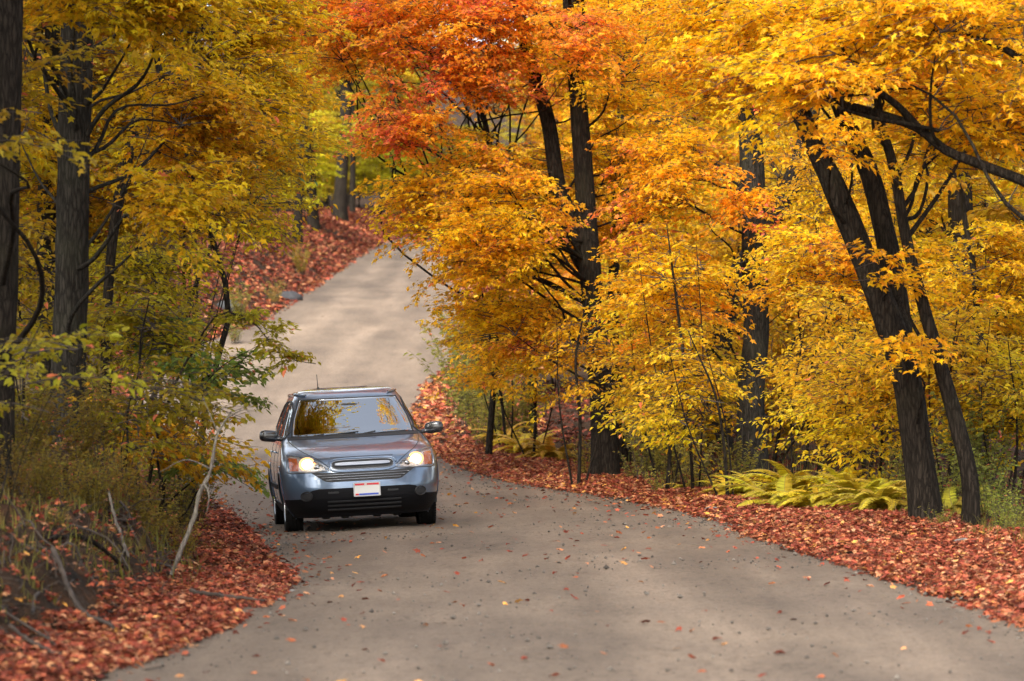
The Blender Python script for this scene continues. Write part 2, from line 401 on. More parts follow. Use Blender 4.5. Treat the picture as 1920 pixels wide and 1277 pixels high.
def make_spray(rng, dens=1.0):
    """twig spray of length 1 along +X: twig segments and leaf positions / directions"""
    segs = []; lp = []; lt = []
    def axis(u): return np.array((u, .06 * math.sin(u * 5 + ph), .05 * math.sin(u * 3) - .16 * u * u))
    ph = rng.uniform(0, 6)
    pts = np.array([axis(u) for u in np.linspace(0, 1, 4)])
    segs.append((pts, .006))
    side = 1
    nt = int(9 * dens)
    for i in range(nt):
        u = .12 + .86 * i / nt + rng.uniform(-.03, .03)
        p = axis(u); side = -side
        ang = side * math.radians(rng.uniform(32, 68)); Lg = rng.uniform(.26, .52) * (1 - .45 * u)
        d = np.array((math.cos(ang), math.sin(ang), rng.uniform(-.25, .16))); d /= np.linalg.norm(d)
        e = p + d * Lg + np.array((0, 0, -.08 * Lg))
        m_ = (p + e) / 2 + np.array((0, 0, .02))
        segs.append((np.array([p, m_, (m_ + e) / 2, e]), .0028))
        nl = max(2, int(Lg / .062))
        for k in range(nl):
            q = p + (e - p) * (k + .7) / nl
            for s in (-1, 1):
                if rng.random() < .16: continue
                a2 = math.atan2(d[1], d[0]) + s * math.radians(rng.uniform(25, 80)) * (1 - .5 * (k + 1) / nl)
                lp.append(q + rng.normal(0, .012, 3)); lt.append((math.cos(a2), math.sin(a2), rng.uniform(-.75, .12)))
    for u in np.linspace(.2, 1.0, int(10 * dens)):
        for s in (-1, 1):
            a2 = s * rng.uniform(.2, 1.2)
            lp.append(axis(u) + rng.normal(0, .012, 3)); lt.append((math.cos(a2), math.sin(a2), rng.uniform(-.7, .1)))
    return segs, np.array(lp), np.array(lt)

SPRAYS = [make_spray(np.random.default_rng(100 + i)) for i in range(9)]

def put_sprays(leaf_mb, twig_mb, B, yaw, pitch, scale, shape, lsize, varfn, rng, keep=1.0, tilt=.3):
    """vectorised: spray k at base B[k]"""
    kind = rng.integers(0, len(SPRAYS), len(B)); roll = rng.normal(0, .2, len(B))
    for t in range(len(SPRAYS)):
        idx = np.where(kind == t)[0]
        if not len(idx): continue
        segs, lp, lt = SPRAYS[t]
        cy, sy = np.cos(yaw[idx]), np.sin(yaw[idx]); cp, sp_ = np.cos(pitch[idx]), np.sin(pitch[idx]); cr, sr = np.cos(roll[idx]), np.sin(roll[idx])
        X = np.stack([cy*cp, sy*cp, sp_], -1); Y0 = np.stack([-sy, cy, 0*cy], -1); Z0 = np.cross(X, Y0)
        Y = Y0 * cr[:, None] + Z0 * sr[:, None]; Z = np.cross(X, Y)
        R = np.stack([X, Y, Z], 1)        # rows: basis
        s = scale[idx][:, None, None]
        Pw = (lp[None] @ R) * s + B[idx][:, None, :]
        Tw = lt[None] @ R
        n = Pw.shape[0] * Pw.shape[1]
        Pw = Pw.reshape(-1, 3) + rng.normal(0, .02, (n, 3)); Tw = Tw.reshape(-1, 3) + rng.normal(0, .22, (n, 3))
        k = rng.random(n) < keep
        sid = np.repeat(idx, lp.shape[0])
        Pw, Tw, sid = Pw[k], Tw[k], sid[k]; n = len(Pw)
        Nn = np.zeros((n, 3)); Nn[:, 2] = 1; Nn += rng.normal(0, tilt, (n, 3))
        put_leaves(leaf_mb, Pw, Tw, Nn, lsize * rng.uniform(.45, 1.35, n), varfn(Pw, sid, rng), shape, rng)
        if twig_mb is not None:
            for pts, r in segs:
                PP = (pts[None] @ R) * s + B[idx][:, None, :]
                tubes_batch(twig_mb, PP, np.linspace(r, r * .45, 4)[None] * np.ones((len(idx), 1)) * np.sqrt(scale[idx])[:, None], 3, 1)

def trunk_mesh(mb, pts, n=26, sides=20, rng=RNG, furrow=.05, flare=True):
    """pts: (x,y,z,r)"""
    P = smooth_path(np.array(pts, float), n)
    c, r = P[:, :3], np.maximum(P[:, 3], .004)
    d = np.gradient(c, axis=0); d /= np.linalg.norm(d, axis=1)[:, None]
    u = np.cross(d, np.array((0.1, 1, 0))); u /= np.linalg.norm(u, axis=1)[:, None]; w = np.cross(d, u)
    a = np.arange(sides) / sides * 2 * np.pi
    s = np.concatenate(([0], np.cumsum(np.linalg.norm(np.diff(c, axis=0), axis=1))))
    A, S = np.meshgrid(a, s)
    seed = int(rng.integers(0, 9999))
    f = 1 + furrow * (fbm(np.cos(A) * 3 + 9, S / .5 + np.sin(A) * 3, seed, 3)) + furrow * 1.2 * fbm(np.cos(A) * 1 + 9, S / 1.2 + np.sin(A) * 1, seed + 7, 2)
    if flare: f = f + .22 * np.exp(-S / (r[0] * 1.6)) * (1 + .5 * np.sin(A * 4 + seed))
    V = c[:, None] + (r[:, None] * f)[..., None] * (np.cos(A)[..., None] * u[:, None] + np.sin(A)[..., None] * w[:, None])
    mb.add(V.reshape(-1, 3), grid_faces(n, sides, True), 0)
    return P

def default_var(spread=.2, red=0.0, redscale=.9, redoff=0.0, gain=3.0, rs=.3):
    def f(P, sid, rng):
        n = len(P)
        cl = fbm((P[:, 0] + P[:, 1] * .3) / .8, P[:, 2] / .8, 51, 2) * .5 + .5
        sh = hash2(sid.astype(np.int64), sid.astype(np.int64) * 0 + 5, 3)
        v = np.clip(.5 + spread * rng.standard_normal(n) + .25 * (sh - .5), 0, 1)
        h = np.clip(.5 + .20 * rng.standard_normal(n) + .7 * (cl - .5) + .3 * (sh - .5), 0, 1)
        if red:
            rn = fbm((P[:, 0] - P[:, 1] * .4) / redscale, P[:, 2] / redscale, 77, 2) * .5 + .5
            rr = np.clip((rn + redoff - (1 - red)) * gain + rs * rng.standard_normal(n), 0, 1)
        else: rr = (rng.random(n) < .012) * .8
        return np.stack([v, h, rr], 1)
    return f

def in_ell(rng, c, r, n):
    q = rng.standard_normal((n, 3)); q /= np.linalg.norm(q, axis=1)[:, None]
    q *= rng.random(n)[:, None] ** (1/2.4)
    return np.asarray(c) + q * np.asarray(r)

def tree(name, stems, regions, color, label, cat='tree', group=None, shape='maple', lsize=.069, bark=None, seed=1, var=None, crown_name='crown', keep=1.0, base=None, furrow=.05, trunk_n=40, tilt=.32, extra=None, sp_scale=(.75, 1.25)):
    """stems: list of [(x,y,z,r),...], first one carries the base. regions: (centre, radii, n sprays)"""
    rng = np.random.default_rng(seed)
    base = np.array(stems[0][0][:3]) if base is None else np.asarray(base)
    root = empty(name, base, label, cat, group)
    wood = MB(); leaf = MB(); TP = []
    for i, s in enumerate(stems):
        big = s[0][3] > .09
        TP.append(trunk_mesh(wood, s, trunk_n if big else 20, 24 if big else 9, rng, furrow, flare=(i == 0)))
    T = np.concatenate(TP)
    allB = []
    for (c, r, n) in regions:
        Bp = in_ell(rng, c, r, n)
        g = H(Bp[:, 0], Bp[:, 1], False) + .25
        Bp[:, 2] = np.maximum(Bp[:, 2], g + rng.uniform(0, .3, n))
        K = max(2, n // 11)
        ends = Bp[rng.choice(n, K, replace=False)]
        nodes = [T[:, :3]]; nr = [T[:, 3]]
        for e in ends:
            hd = np.linalg.norm(T[:, :2] - e[:2], axis=1)
            want = e[2] - .45 * hd + rng.normal(0, .45)
            j = int(np.argmin(np.abs(T[:, 2] - want) + .25 * hd + (T[:, 3] < .006) * 3))
            a = T[j, :3]; L_ = np.linalg.norm(e - a)
            mid = a + (e - a) * .5 + np.array((rng.normal(0, .09), rng.normal(0, .09), .05 + rng.normal(0, .06))) * L_
            q1 = a + (mid - a) * .5 + rng.normal(0, .035, 3) * L_; q2 = mid + (e - mid) * .5 + rng.normal(0, .035, 3) * L_
            r0 = min(T[j, 3] * .5, .008 + .009 * L_, .030)
            P = smooth_path(np.array([[*a, r0], [*q1, r0*.8], [*mid, r0*.62], [*q2, r0*.42], [*e, .005]]), 14)
            tube(wood, P[:, :3], P[:, 3], 6, 0, cap=False)
            nodes.append(P[5:, :3]); nr.append(P[5:, 3])
        NO = np.concatenate(nodes)
        # connectors
        dist = np.linalg.norm(NO[None] - Bp[:, None], axis=2) + .8 * np.clip(NO[None, :, 2] - Bp[:, None, 2], 0, None)
        j = dist.argmin(1); A = NO[j]
        dl = Bp - A; L_ = np.linalg.norm(dl, axis=1)
        mid = A + dl * .5 + np.stack([rng.normal(0, .07, n), rng.normal(0, .07, n), .05 + rng.normal(0, .04, n)], 1) * L_[:, None]
        PP = np.stack([A, (A + mid) / 2 + rng.normal(0, .015, (n, 3)), mid, (mid + Bp) / 2 + rng.normal(0, .015, (n, 3)), Bp], 1)
        r0 = np.minimum(.006 + .0055 * L_, .014)
        tubes_batch(wood, PP, r0[:, None] * np.linspace(1, .6, 5)[None], 4, 1)
        hd = Bp[:, :2] - T[np.abs(T[:, 2][None] - Bp[:, 2][:, None]).argmin(1), :2]
        yaw = np.arctan2(hd[:, 1], hd[:, 0]) + rng.normal(0, .8, n)
        # start the spray a bit before its centre
        sc_ = rng.uniform(*sp_scale, n)
        Bs = Bp - np.stack([np.cos(yaw), np.sin(yaw), 0 * yaw], 1) * .25 * sc_[:, None]
        put_sprays(leaf, wood, Bs, yaw, rng.normal(.05, .2, n), sc_, shape, lsize, var or default_var(), rng, keep, tilt)
    wo_ = wood.build('trunk', [bark or M_BARK, M_TWIG], root, smooth=True, origin=base)
    lo = leaf.build(crown_name, M_LEAF, root, origin=base, attr=True)
    lo.color = (*color, 1)
    return root

def copy_tree(root, loc, rz=0, s=1.0, color=None, label=None, group=None, cat=None, tiltv=(0, 0)):
    r = root.copy(); sc.collection.objects.link(r); r.location = loc; r.rotation_euler = (tiltv[0], tiltv[1], rz); r.scale = (s, s, s)
    if label: r['label'] = label
    if group: r['group'] = group
    if cat: r['category'] = cat
    for ch in list(root.children):
        c = ch.copy(); sc.collection.objects.link(c); c.parent = r
        if color is not None and ch.name.split('.')[0] in ('crown', 'foliage', 'frond'): c.color = (*color, 1)
    return r

def st(*pts):      # stem from (px,py,D,width_px)
    return [(*at(px, py, D), w * D / FPX / 2) for px, py, D, w in pts]

def reg(px0, px1, py0, py1, D, dr, n):
    a = at((px0 + px1) / 2, (py0 + py1) / 2, D)
    return (a, ((px1 - px0) / 2 / FPX * D, dr, (py1 - py0) / 2 / FPX * D), n)

# colours (reflectance of the leaf itself)
YEL = (.88, .61, .028); GOLD = (.90, .55, .02); ORA = (.88, .42, .016); OLIVE = (.42, .28, .02); LIME = (.50, .42, .03)
GREEN = (.20, .25, .045); DULL = (.30, .21, .02); REDO = (.78, .14, .02)

exec_parts = []
#PART_TREES
#PART_CAR
#PART_GROUNDCOVER
# ------------------------------------------------------------------ trees
def gst(*pts):
    s = st(*pts)
    b = s[0]; z = float(H(b[0], b[1])) - .06
    s[0] = (b[0], b[1], z, b[3])
    return s

def gbase(px, D):
    x = px2x(px, D); return np.array((x, D, float(H(x, D)) - .04))

# ---- right side
tree('maple_tree', [gst((1135, 885, 52, 52), (1130, 760, 52, 46), (1118, 640, 52, 43), (1108, 520, 52, 42), (1100, 400, 52, 38), (1085, 200, 52, 34), (1075, 80, 52, 32), (1060, -300, 52, 24), (1040, -700, 52, 10)),
                    st((1108, 520, 52, 30), (1080, 430, 52.2, 30), (1050, 360, 52.3, 29), (1028, 230, 52.4, 27), (985, 80, 52.5, 24), (950, -150, 52.6, 14))],
     [reg(800, 1120, 240, 560, 53.0, 1.5, 200), reg(755, 860, 290, 480, 52, .7, 34), reg(830, 1060, 300, 540, 50.8, .9, 90), reg(860, 1090, 540, 700, 52.4, 1.0, 75), reg(960, 1300, -60, 210, 52, 1.6, 110), reg(1060, 1300, 150, 520, 53.4, 1.2, 100), reg(1000, 1400, -600, -60, 54, 2.0, 40), reg(820, 1040, -700, -260, 46.5, 1.3, 26)],
     (.97, .61, .022), 'dark forked maple standing in red leaf litter with bright golden foliage hanging over the bend', seed=11, var=default_var(.18, .36, .5, -.03, 2.6))
tree('maple_tree', [gst((1168, 870, 55.5, 34), (1160, 780, 55.5, 30), (1150, 690, 55.5, 26), (1150, 560, 55.5, 22), (1160, 300, 55.5, 16), (1170, 60, 55.5, 8))],
     [reg(1080, 1360, 480, 760, 56, 1.2, 70), reg(1120, 1300, 100, 400, 56, 1.2, 50)], GOLD,
     'slimmer dark trunk leaning right behind the forked maple', seed=12)
tree('red_maple_tree', [gst((915, 770, 58, 13), (935, 600, 58, 11), (945, 420, 57.5, 10), (925, 300, 57, 9), (903, 200, 56, 8), (860, 60, 55, 7), (800, -120, 54, 5))],
     [reg(480, 820, -70, 150, 53, 1.8, 150), reg(600, 1080, -60, 150, 51.5, 1.0, 140), reg(670, 830, 170, 300, 51.5, .8, 40), reg(820, 980, 90, 230, 51.6, .6, 40), reg(770, 960, -60, 60, 52.6, .6, 30), reg(1000, 1170, 20, 150, 49.5, .6, 22)],
     (.96, .44, .03), 'slender maple with orange and coral red leaves arching over the top of the road', cat='tree', seed=13, var=default_var(.2, .50, .6, .03, 2.6, .3), trunk_n=30)
tree('maple_tree', [gst((1412, 875, 50, 58), (1408, 760, 50, 52), (1418, 600, 50, 49), (1412, 430, 50, 47), (1410, 300, 50, 45), (1405, 200, 50, 42), (1400, -100, 50, 34), (1390, -600, 50, 14))],
     [reg(1180, 1350, 220, 420, 49, 1.0, 50), reg(1290, 1480, 330, 470, 48.8, .5, 14), reg(1180, 1350, 430, 740, 49.5, 1.2, 55), reg(1440, 1560, 420, 600, 51, .8, 25), reg(1240, 1500, -60, 210, 50, 1.4, 90), reg(1200, 1650, -600, -60, 50, 2.5, 70)],
     (.92, .48, .018), 'straight grey barked maple with shaggy bark among yellow saplings', seed=14, bark=M_BARKG, var=default_var(.2, .36, .6, -.04), furrow=.09)
tree('maple_tree', [gst((1350, 850, 58, 50), (1348, 700, 58, 46), (1365, 560, 58, 42), (1455, 400, 58, 38), (1490, 330, 58, 36), (1540, 100, 58, 26))],
     [reg(1380, 1650, 150, 420, 59, 1.4, 50), reg(1250, 1450, 480, 700, 59, 1.2, 50)], GOLD, 'dark leaning trunk half hidden behind the straight grey maple', seed=15)
tree('maple_tree', [gst((1738, 985, 34.5, 60), (1722, 850, 34.5, 55), (1698, 700, 34.5, 53), (1668, 610, 34.5, 54), (1625, 500, 34.5, 46), (1560, 340, 34.5, 42), (1518, 250, 34.5, 37), (1485, 160, 34.5, 36), (1450, -60, 34.5, 28), (1400, -500, 34.5, 12)),
                    st((1690, 640, 34.6, 46), (1682, 560, 34.9, 42), (1658, 430, 35.0, 40), (1628, 320, 35.1, 38), (1596, 250, 35.2, 34), (1555, 150, 35.3, 24), (1530, -100, 35.4, 14))],
     [reg(1420, 1640, -20, 150, 34, .9, 70), reg(1300, 1560, -60, 200, 36, 1.0, 85), reg(1600, 1860, -60, 210, 35.5, 1.0, 80), reg(1500, 1700, 215, 300, 33.6, .4, 5), reg(1620, 1690, 500, 540, 33.8, .3, 4), reg(1650, 1720, 625, 670, 33.8, .2, 4), reg(1300, 1900, -600, -70, 35, 2.2, 90)],
     (.90, .49, .016), 'thick leaning maple with deeply furrowed black bark, forking into two stems above the ferns', seed=16, var=default_var(.2, .28, .6, -.04), trunk_n=70, furrow=.08)
tree('maple_tree', [gst((1820, 1000, 34, 36), (1818, 900, 34, 32), (1795, 800, 34, 30), (1765, 690, 34, 27), (1728, 560, 34, 24), (1700, 450, 34, 21), (1672, 300, 34, 18), (1652, 230, 34, 16), (1640, 120, 34, 12), (1620, -60, 34, 8)),
                    st((1765, 690, 34, 10), (1730, 640, 34.1, 8), (1700, 580, 34.2, 6), (1690, 520, 34.2, 4))],
     [reg(1700, 1930, 120, 330, 35.5, .9, 55), reg(1560, 1760, -40, 130, 33, .6, 35)], (.88, .54, .02), 'thin curving maple stem just right of the thick leaning one', seed=17, trunk_n=60)
tree('maple_tree', [[(*(gbase(2130, 31)[:3]), .19), (*at(2125, 700, 31), .15), (*at(2110, 450, 31), .14), (*at(2090, 200, 31), .12), (*at(2060, -300, 31), .08)],
                    st((2112, 470, 31, 40), (2010, 385, 31, 28), (1920, 340, 31, 21), (1830, 305, 31, 19), (1775, 282, 31, 18), (1720, 240, 31, 17), (1640, 212, 31, 18), (1560, 190, 31.1, 14), (1490, 168, 31.2, 8)),
                    st((1725, 243, 31, 17), (1685, 200, 30.9, 14), (1640, 165, 30.8, 12), (1600, 125, 30.7, 9), (1580, 90, 30.6, 6)),
                    st((1760, 245, 31, 8), (1700, 232, 30.8, 9), (1640, 222, 30.7, 8), (1580, 205, 30.6, 5)),
                    st((2100, 260, 30.5, 26), (1990, 160, 30.5, 19), (1920, 112, 30.5, 15), (1870, 85, 30.5, 12), (1800, 62, 30.5, 9), (1700, 52, 30.5, 5))],
     [reg(1640, 1960, -40, 120, 30.5, .7, 50), reg(1450, 1700, 60, 190, 30.6, .4, 26), reg(1760, 1960, 150, 290, 31.5, .6, 28), reg(1700, 2300, -400, -40, 31, 1.8, 60), reg(1440, 1560, 150, 230, 30.8, .3, 5)],
     (.88, .51, .016), 'maple at the right edge reaching a long dark limb in from the side', seed=18, var=default_var(.2, .2, .6, -.05), trunk_n=60)
tree('maple_tree', [gst((1812, 905, 48, 58), (1812, 700, 48, 52), (1805, 500, 48, 48), (1800, 350, 48, 44), (1790, 0, 48, 36), (1780, -500, 48, 14))],
     [reg(1680, 1960, 300, 560, 49, 1.2, 80), reg(1640, 1960, 0, 300, 49, 1.2, 80), reg(1600, 1990, -500, 0, 49, 2.2, 50)], (.78, .48, .018), 'broad dim trunk showing through yellow leaves at the far right', seed=19)
tree('maple_tree', [gst((1855, 940, 43, 20), (1845, 820, 43, 17), (1858, 740, 43, 16), (1838, 640, 43, 14), (1825, 500, 43, 12), (1805, 380, 43, 10), (1815, 200, 43, 5))],
     [reg(1780, 1960, 380, 640, 43, .7, 45)], (.80, .50, .016), 'crooked thin dark stem in front of the broad far right trunk', seed=20)
tree('bare_sapling', [gst((1003, 800, 62, 15), (996, 740, 62, 13), (990, 660, 62, 11), (985, 590, 62, 8))], [reg(960, 1060, 560, 640, 62, .5, 8)], GOLD,
     'bare pale grey stem beside the bright golden maple', seed=21, bark=M_BARKG)

# yellow beech and maple saplings filling the right
sap = [  # px base, base D, top py, crown boxes, colour, label
 (1000, 57, 9, [(870, 1080, 590, 770, 57, .8, 45)], GOLD, 'young golden sapling just beyond the road bend beside the pale bare stem'),
 (1085, 50, 11, [(1020, 1180, 560, 760, 50.5, .8, 26)], (.88, .54, .018), 'small yellow sapling in front of the forked maple base'),
 (1250, 47, 12, [(1150, 1330, 520, 800, 47, .8, 70)], YEL, 'yellow sapling between the forked maple and the grey maple'),
 (1300, 45, 10, [(1170, 1330, 420, 620, 45.5, .7, 45)], (.88, .48, .016), 'orange yellow sapling crossing in front of the grey maple'),
 (1365, 43, 10, [(1240, 1340, 620, 850, 43.5, .6, 40)], YEL, 'low bushy yellow sapling in front of the grey maple foot'),
 (1500, 42, 10, [(1490, 1630, 560, 840, 42, .9, 100)], YEL, 'wide yellow sapling above the fern bank'),
 (1560, 45, 12, [(1450, 1700, 380, 640, 45, 1.0, 110)], (.88, .54, .02), 'tall yellow sapling behind the fork of the thick leaning maple'),
 (1620, 48, 12, [(1480, 1720, 240, 460, 48, 1.2, 90)], (.82, .50, .018), 'tall sapling with dull gold leaves behind the two leaning stems'),
 (1640, 40, 9, [(1560, 1720, 660, 880, 40, .7, 70)], YEL, 'yellow sapling leaning against the left side of the thick maple'),
 (1790, 39, 9, [(1720, 1880, 560, 800, 39.5, .7, 75)], (.82, .56, .025), 'pale yellow sapling behind the thin curving stem'),
 (1895, 38, 9, [(1820, 1960, 640, 880, 38.5, .7, 70)], (.76, .54, .025), 'yellow green sapling at the right edge'),
 (1880, 45, 10, [(1780, 1990, 420, 700, 45, .8, 90)], (.84, .54, .02), 'dense gold sapling filling the right edge at mid height'),
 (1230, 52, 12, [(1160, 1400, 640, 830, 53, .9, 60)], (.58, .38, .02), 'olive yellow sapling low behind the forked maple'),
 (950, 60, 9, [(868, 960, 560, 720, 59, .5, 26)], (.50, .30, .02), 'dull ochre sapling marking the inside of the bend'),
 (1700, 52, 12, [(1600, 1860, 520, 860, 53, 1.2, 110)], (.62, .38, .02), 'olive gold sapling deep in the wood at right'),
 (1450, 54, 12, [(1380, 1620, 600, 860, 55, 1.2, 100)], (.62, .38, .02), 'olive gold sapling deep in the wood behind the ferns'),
]
for i, (px, D, w, boxes, colr, lab) in enumerate(sap):
    b = gbase(px, D)
    bx = boxes[0]; cx = (bx[0] + bx[1]) / 2
    top = at(cx, bx[2], D); midp = at(px * .5 + cx * .5 + 12 * (-1)**i, (bx[2] + bx[3]) / 2, D)
    w_ = w * D / FPX / 2 * .7
    stems = [[(*b, w_), (*(b * .5 + midp * .5 + (0.04, 0, 0)), w_ * .85), (*midp, w_ * .65), (*(midp * .4 + top * .6), w_ * .45), (*top, .006)]]
    for q in range(2):
        o = np.array(((-1)**q * .08, .1, 0)); e = at(cx + (-1)**q * (bx[1] - bx[0]) * .35, bx[2] + 40, D)
        stems.append([(*(b + o), w_ * .6), (*((b + o) * .5 + e * .5 + o), w_ * .4), (*e, .005)])
    boxes = [(*q[:6], int(q[6] * .85)) for q in boxes]
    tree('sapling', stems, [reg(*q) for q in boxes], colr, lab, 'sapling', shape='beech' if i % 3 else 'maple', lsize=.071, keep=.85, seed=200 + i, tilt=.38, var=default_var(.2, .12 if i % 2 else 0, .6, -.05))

# ---- left side
tree('maple_tree', [gst((130, 870, 33, 74), (128, 700, 33, 64), (136, 500, 33, 63), (138, 300, 33, 62), (142, 120, 33, 60), (148, -200, 33, 52), (150, -800, 33, 20))],
     [reg(60, 400, -60, 70, 31.2, .7, 75), reg(260, 360, 320, 430, 31.5, .4, 20), reg(260, 420, 100, 330, 34.8, .6, 60), reg(-20, 90, 60, 330, 35, .6, 25), reg(-100, 500, -700, -60, 33, 2.4, 90)],
     (.74, .46, .016), 'big straight maple trunk with furrowed grey bark on the left bank', seed=30, bark=M_BARKG, trunk_n=80, furrow=.08)
tree('maple_tree', [gst((-12, 930, 28.5, 80), (-6, 700, 28.5, 66), (4, 450, 28.5, 62), (8, 200, 28.5, 62), (14, -100, 28.5, 56), (20, -700, 28.5, 20))],
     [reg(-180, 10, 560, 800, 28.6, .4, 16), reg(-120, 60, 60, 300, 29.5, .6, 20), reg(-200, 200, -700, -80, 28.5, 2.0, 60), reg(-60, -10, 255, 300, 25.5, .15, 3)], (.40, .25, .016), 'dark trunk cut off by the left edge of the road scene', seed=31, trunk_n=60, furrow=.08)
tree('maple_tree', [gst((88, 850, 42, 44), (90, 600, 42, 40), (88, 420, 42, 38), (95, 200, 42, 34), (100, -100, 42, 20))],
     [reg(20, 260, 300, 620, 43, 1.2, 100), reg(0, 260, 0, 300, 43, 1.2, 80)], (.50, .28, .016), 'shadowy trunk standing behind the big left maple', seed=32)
tree('dead_snag', [gst((205, 800, 38, 22), (200, 600, 38, 20), (215, 420, 38, 19), (240, 290, 38, 22), (258, 200, 38, 8)), st((240, 290, 38, 8), (262, 250, 38, 7), (285, 225, 38, 4))],
     [reg(160, 300, 560, 700, 38, .5, 10)], DULL, 'broken dead snag leaning among olive leaves on the left', 'dead tree', seed=33)
tree('maple_tree', [gst((350, 860, 42, 14), (400, 700, 42, 12), (430, 580, 42, 11), (405, 470, 42, 11), (370, 380, 41, 12), (345, 280, 40, 12), (310, 180, 40, 12), (285, 60, 40, 11), (275, -120, 40, 8)),
                    st((345, 290, 40, 6), (370, 300, 39.8, 5), (360, 240, 39.6, 4), (380, 200, 39.4, 3))],
     [reg(250, 560, 80, 330, 41.5, 1.3, 130), reg(300, 540, -60, 120, 42, 1.2, 100), reg(440, 640, -600, -200, 46, 1.6, 30)], (.76, .49, .015), 'thin leaning dark maple arching up and left over the left verge', seed=34, var=default_var(.2, .15, .7, -.05))
leftsap = [
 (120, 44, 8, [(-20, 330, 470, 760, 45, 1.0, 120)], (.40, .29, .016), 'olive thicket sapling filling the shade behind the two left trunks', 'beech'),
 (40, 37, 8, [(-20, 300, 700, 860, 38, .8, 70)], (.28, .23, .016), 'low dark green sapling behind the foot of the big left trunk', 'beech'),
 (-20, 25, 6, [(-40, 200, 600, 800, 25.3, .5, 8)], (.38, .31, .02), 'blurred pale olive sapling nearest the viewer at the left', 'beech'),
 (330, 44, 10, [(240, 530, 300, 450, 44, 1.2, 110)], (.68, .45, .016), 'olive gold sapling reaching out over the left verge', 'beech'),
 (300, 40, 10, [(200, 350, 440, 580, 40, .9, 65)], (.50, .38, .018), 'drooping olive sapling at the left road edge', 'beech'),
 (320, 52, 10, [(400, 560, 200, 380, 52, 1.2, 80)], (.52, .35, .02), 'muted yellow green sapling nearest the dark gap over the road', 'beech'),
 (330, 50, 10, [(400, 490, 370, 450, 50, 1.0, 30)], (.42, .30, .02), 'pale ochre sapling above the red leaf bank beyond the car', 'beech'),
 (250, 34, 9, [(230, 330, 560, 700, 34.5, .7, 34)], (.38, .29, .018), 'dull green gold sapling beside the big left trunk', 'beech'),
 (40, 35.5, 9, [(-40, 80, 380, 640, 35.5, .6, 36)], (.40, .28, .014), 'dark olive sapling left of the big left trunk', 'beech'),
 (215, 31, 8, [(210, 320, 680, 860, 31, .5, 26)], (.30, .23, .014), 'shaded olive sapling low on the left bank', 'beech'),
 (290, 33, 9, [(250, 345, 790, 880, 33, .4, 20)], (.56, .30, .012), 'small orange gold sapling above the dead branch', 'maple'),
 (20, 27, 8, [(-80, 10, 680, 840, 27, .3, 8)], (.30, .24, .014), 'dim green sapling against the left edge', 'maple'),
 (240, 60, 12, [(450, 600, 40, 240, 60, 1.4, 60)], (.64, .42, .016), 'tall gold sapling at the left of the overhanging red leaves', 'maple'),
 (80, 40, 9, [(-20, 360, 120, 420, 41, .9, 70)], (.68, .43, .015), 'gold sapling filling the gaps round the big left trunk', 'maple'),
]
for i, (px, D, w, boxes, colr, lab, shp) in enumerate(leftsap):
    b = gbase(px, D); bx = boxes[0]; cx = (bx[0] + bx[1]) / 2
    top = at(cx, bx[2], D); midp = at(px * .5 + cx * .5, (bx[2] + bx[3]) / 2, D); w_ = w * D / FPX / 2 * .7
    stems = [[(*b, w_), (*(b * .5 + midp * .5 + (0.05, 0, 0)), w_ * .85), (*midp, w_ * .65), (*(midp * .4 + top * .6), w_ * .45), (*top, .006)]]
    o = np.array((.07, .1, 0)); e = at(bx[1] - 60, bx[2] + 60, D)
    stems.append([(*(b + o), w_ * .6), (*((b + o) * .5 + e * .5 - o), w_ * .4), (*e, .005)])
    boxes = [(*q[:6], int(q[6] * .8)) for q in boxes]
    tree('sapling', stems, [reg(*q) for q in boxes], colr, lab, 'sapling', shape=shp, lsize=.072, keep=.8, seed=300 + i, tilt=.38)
# green branches reaching toward the car
tree('beech_sapling', [gst((300, 900, 34.5, 9), (320, 820, 34.5, 8), (350, 740, 34.5, 7), (390, 705, 34.3, 4), (430, 692, 34.1, 2.5), (455, 690, 34, 1.5)),
                       st((335, 780, 34.5, 5), (375, 772, 34.3, 3), (405, 765, 34.2, 1.5)), st((300, 880, 34.5, 5), (340, 870, 34.4, 4), (400, 885, 34.3, 3))],
     [reg(320, 490, 650, 760, 34.2, .45, 13), reg(280, 380, 590, 660, 35, .4, 8), reg(330, 440, 850, 900, 34.2, .3, 7)], GREEN, 'green leaved sapling reaching thin branches toward the car', 'sapling',
     shape='beech', lsize=.075, seed=40, tilt=.35, sp_scale=(.5, .85))
tree('beech_sapling', [gst((270, 880, 33.5, 8), (300, 800, 33.5, 6), (360, 660, 33.4, 4.5), (420, 585, 33.3, 3.4), (470, 600, 33.2, 2.6), (510, 645, 33.1, 1.8), (560, 678, 33, 1.2), (592, 682, 33, .8))],
     [reg(440, 480, 580, 620, 33.2, .1, 4), reg(490, 510, 630, 650, 33.1, .06, 3), reg(535, 560, 662, 680, 33, .04, 3)], (.38, .30, .02), 'wispy sapling twig drooping over the road left of the car roof', 'sapling', shape='beech', lsize=.06, seed=41, sp_scale=(.3, .5))
tree('spruce_like_sapling'.replace('spruce_like_', 'green_'), [gst((240, 760, 58, 12), (380, 500, 58, 9), (470, 280, 57, 4))],
     [reg(430, 520, 270, 330, 56.5, .6, 12)], (.16, .28, .11), 'bluish green sapling showing through the left foliage', 'sapling', shape='beech', lsize=.08, seed=42)

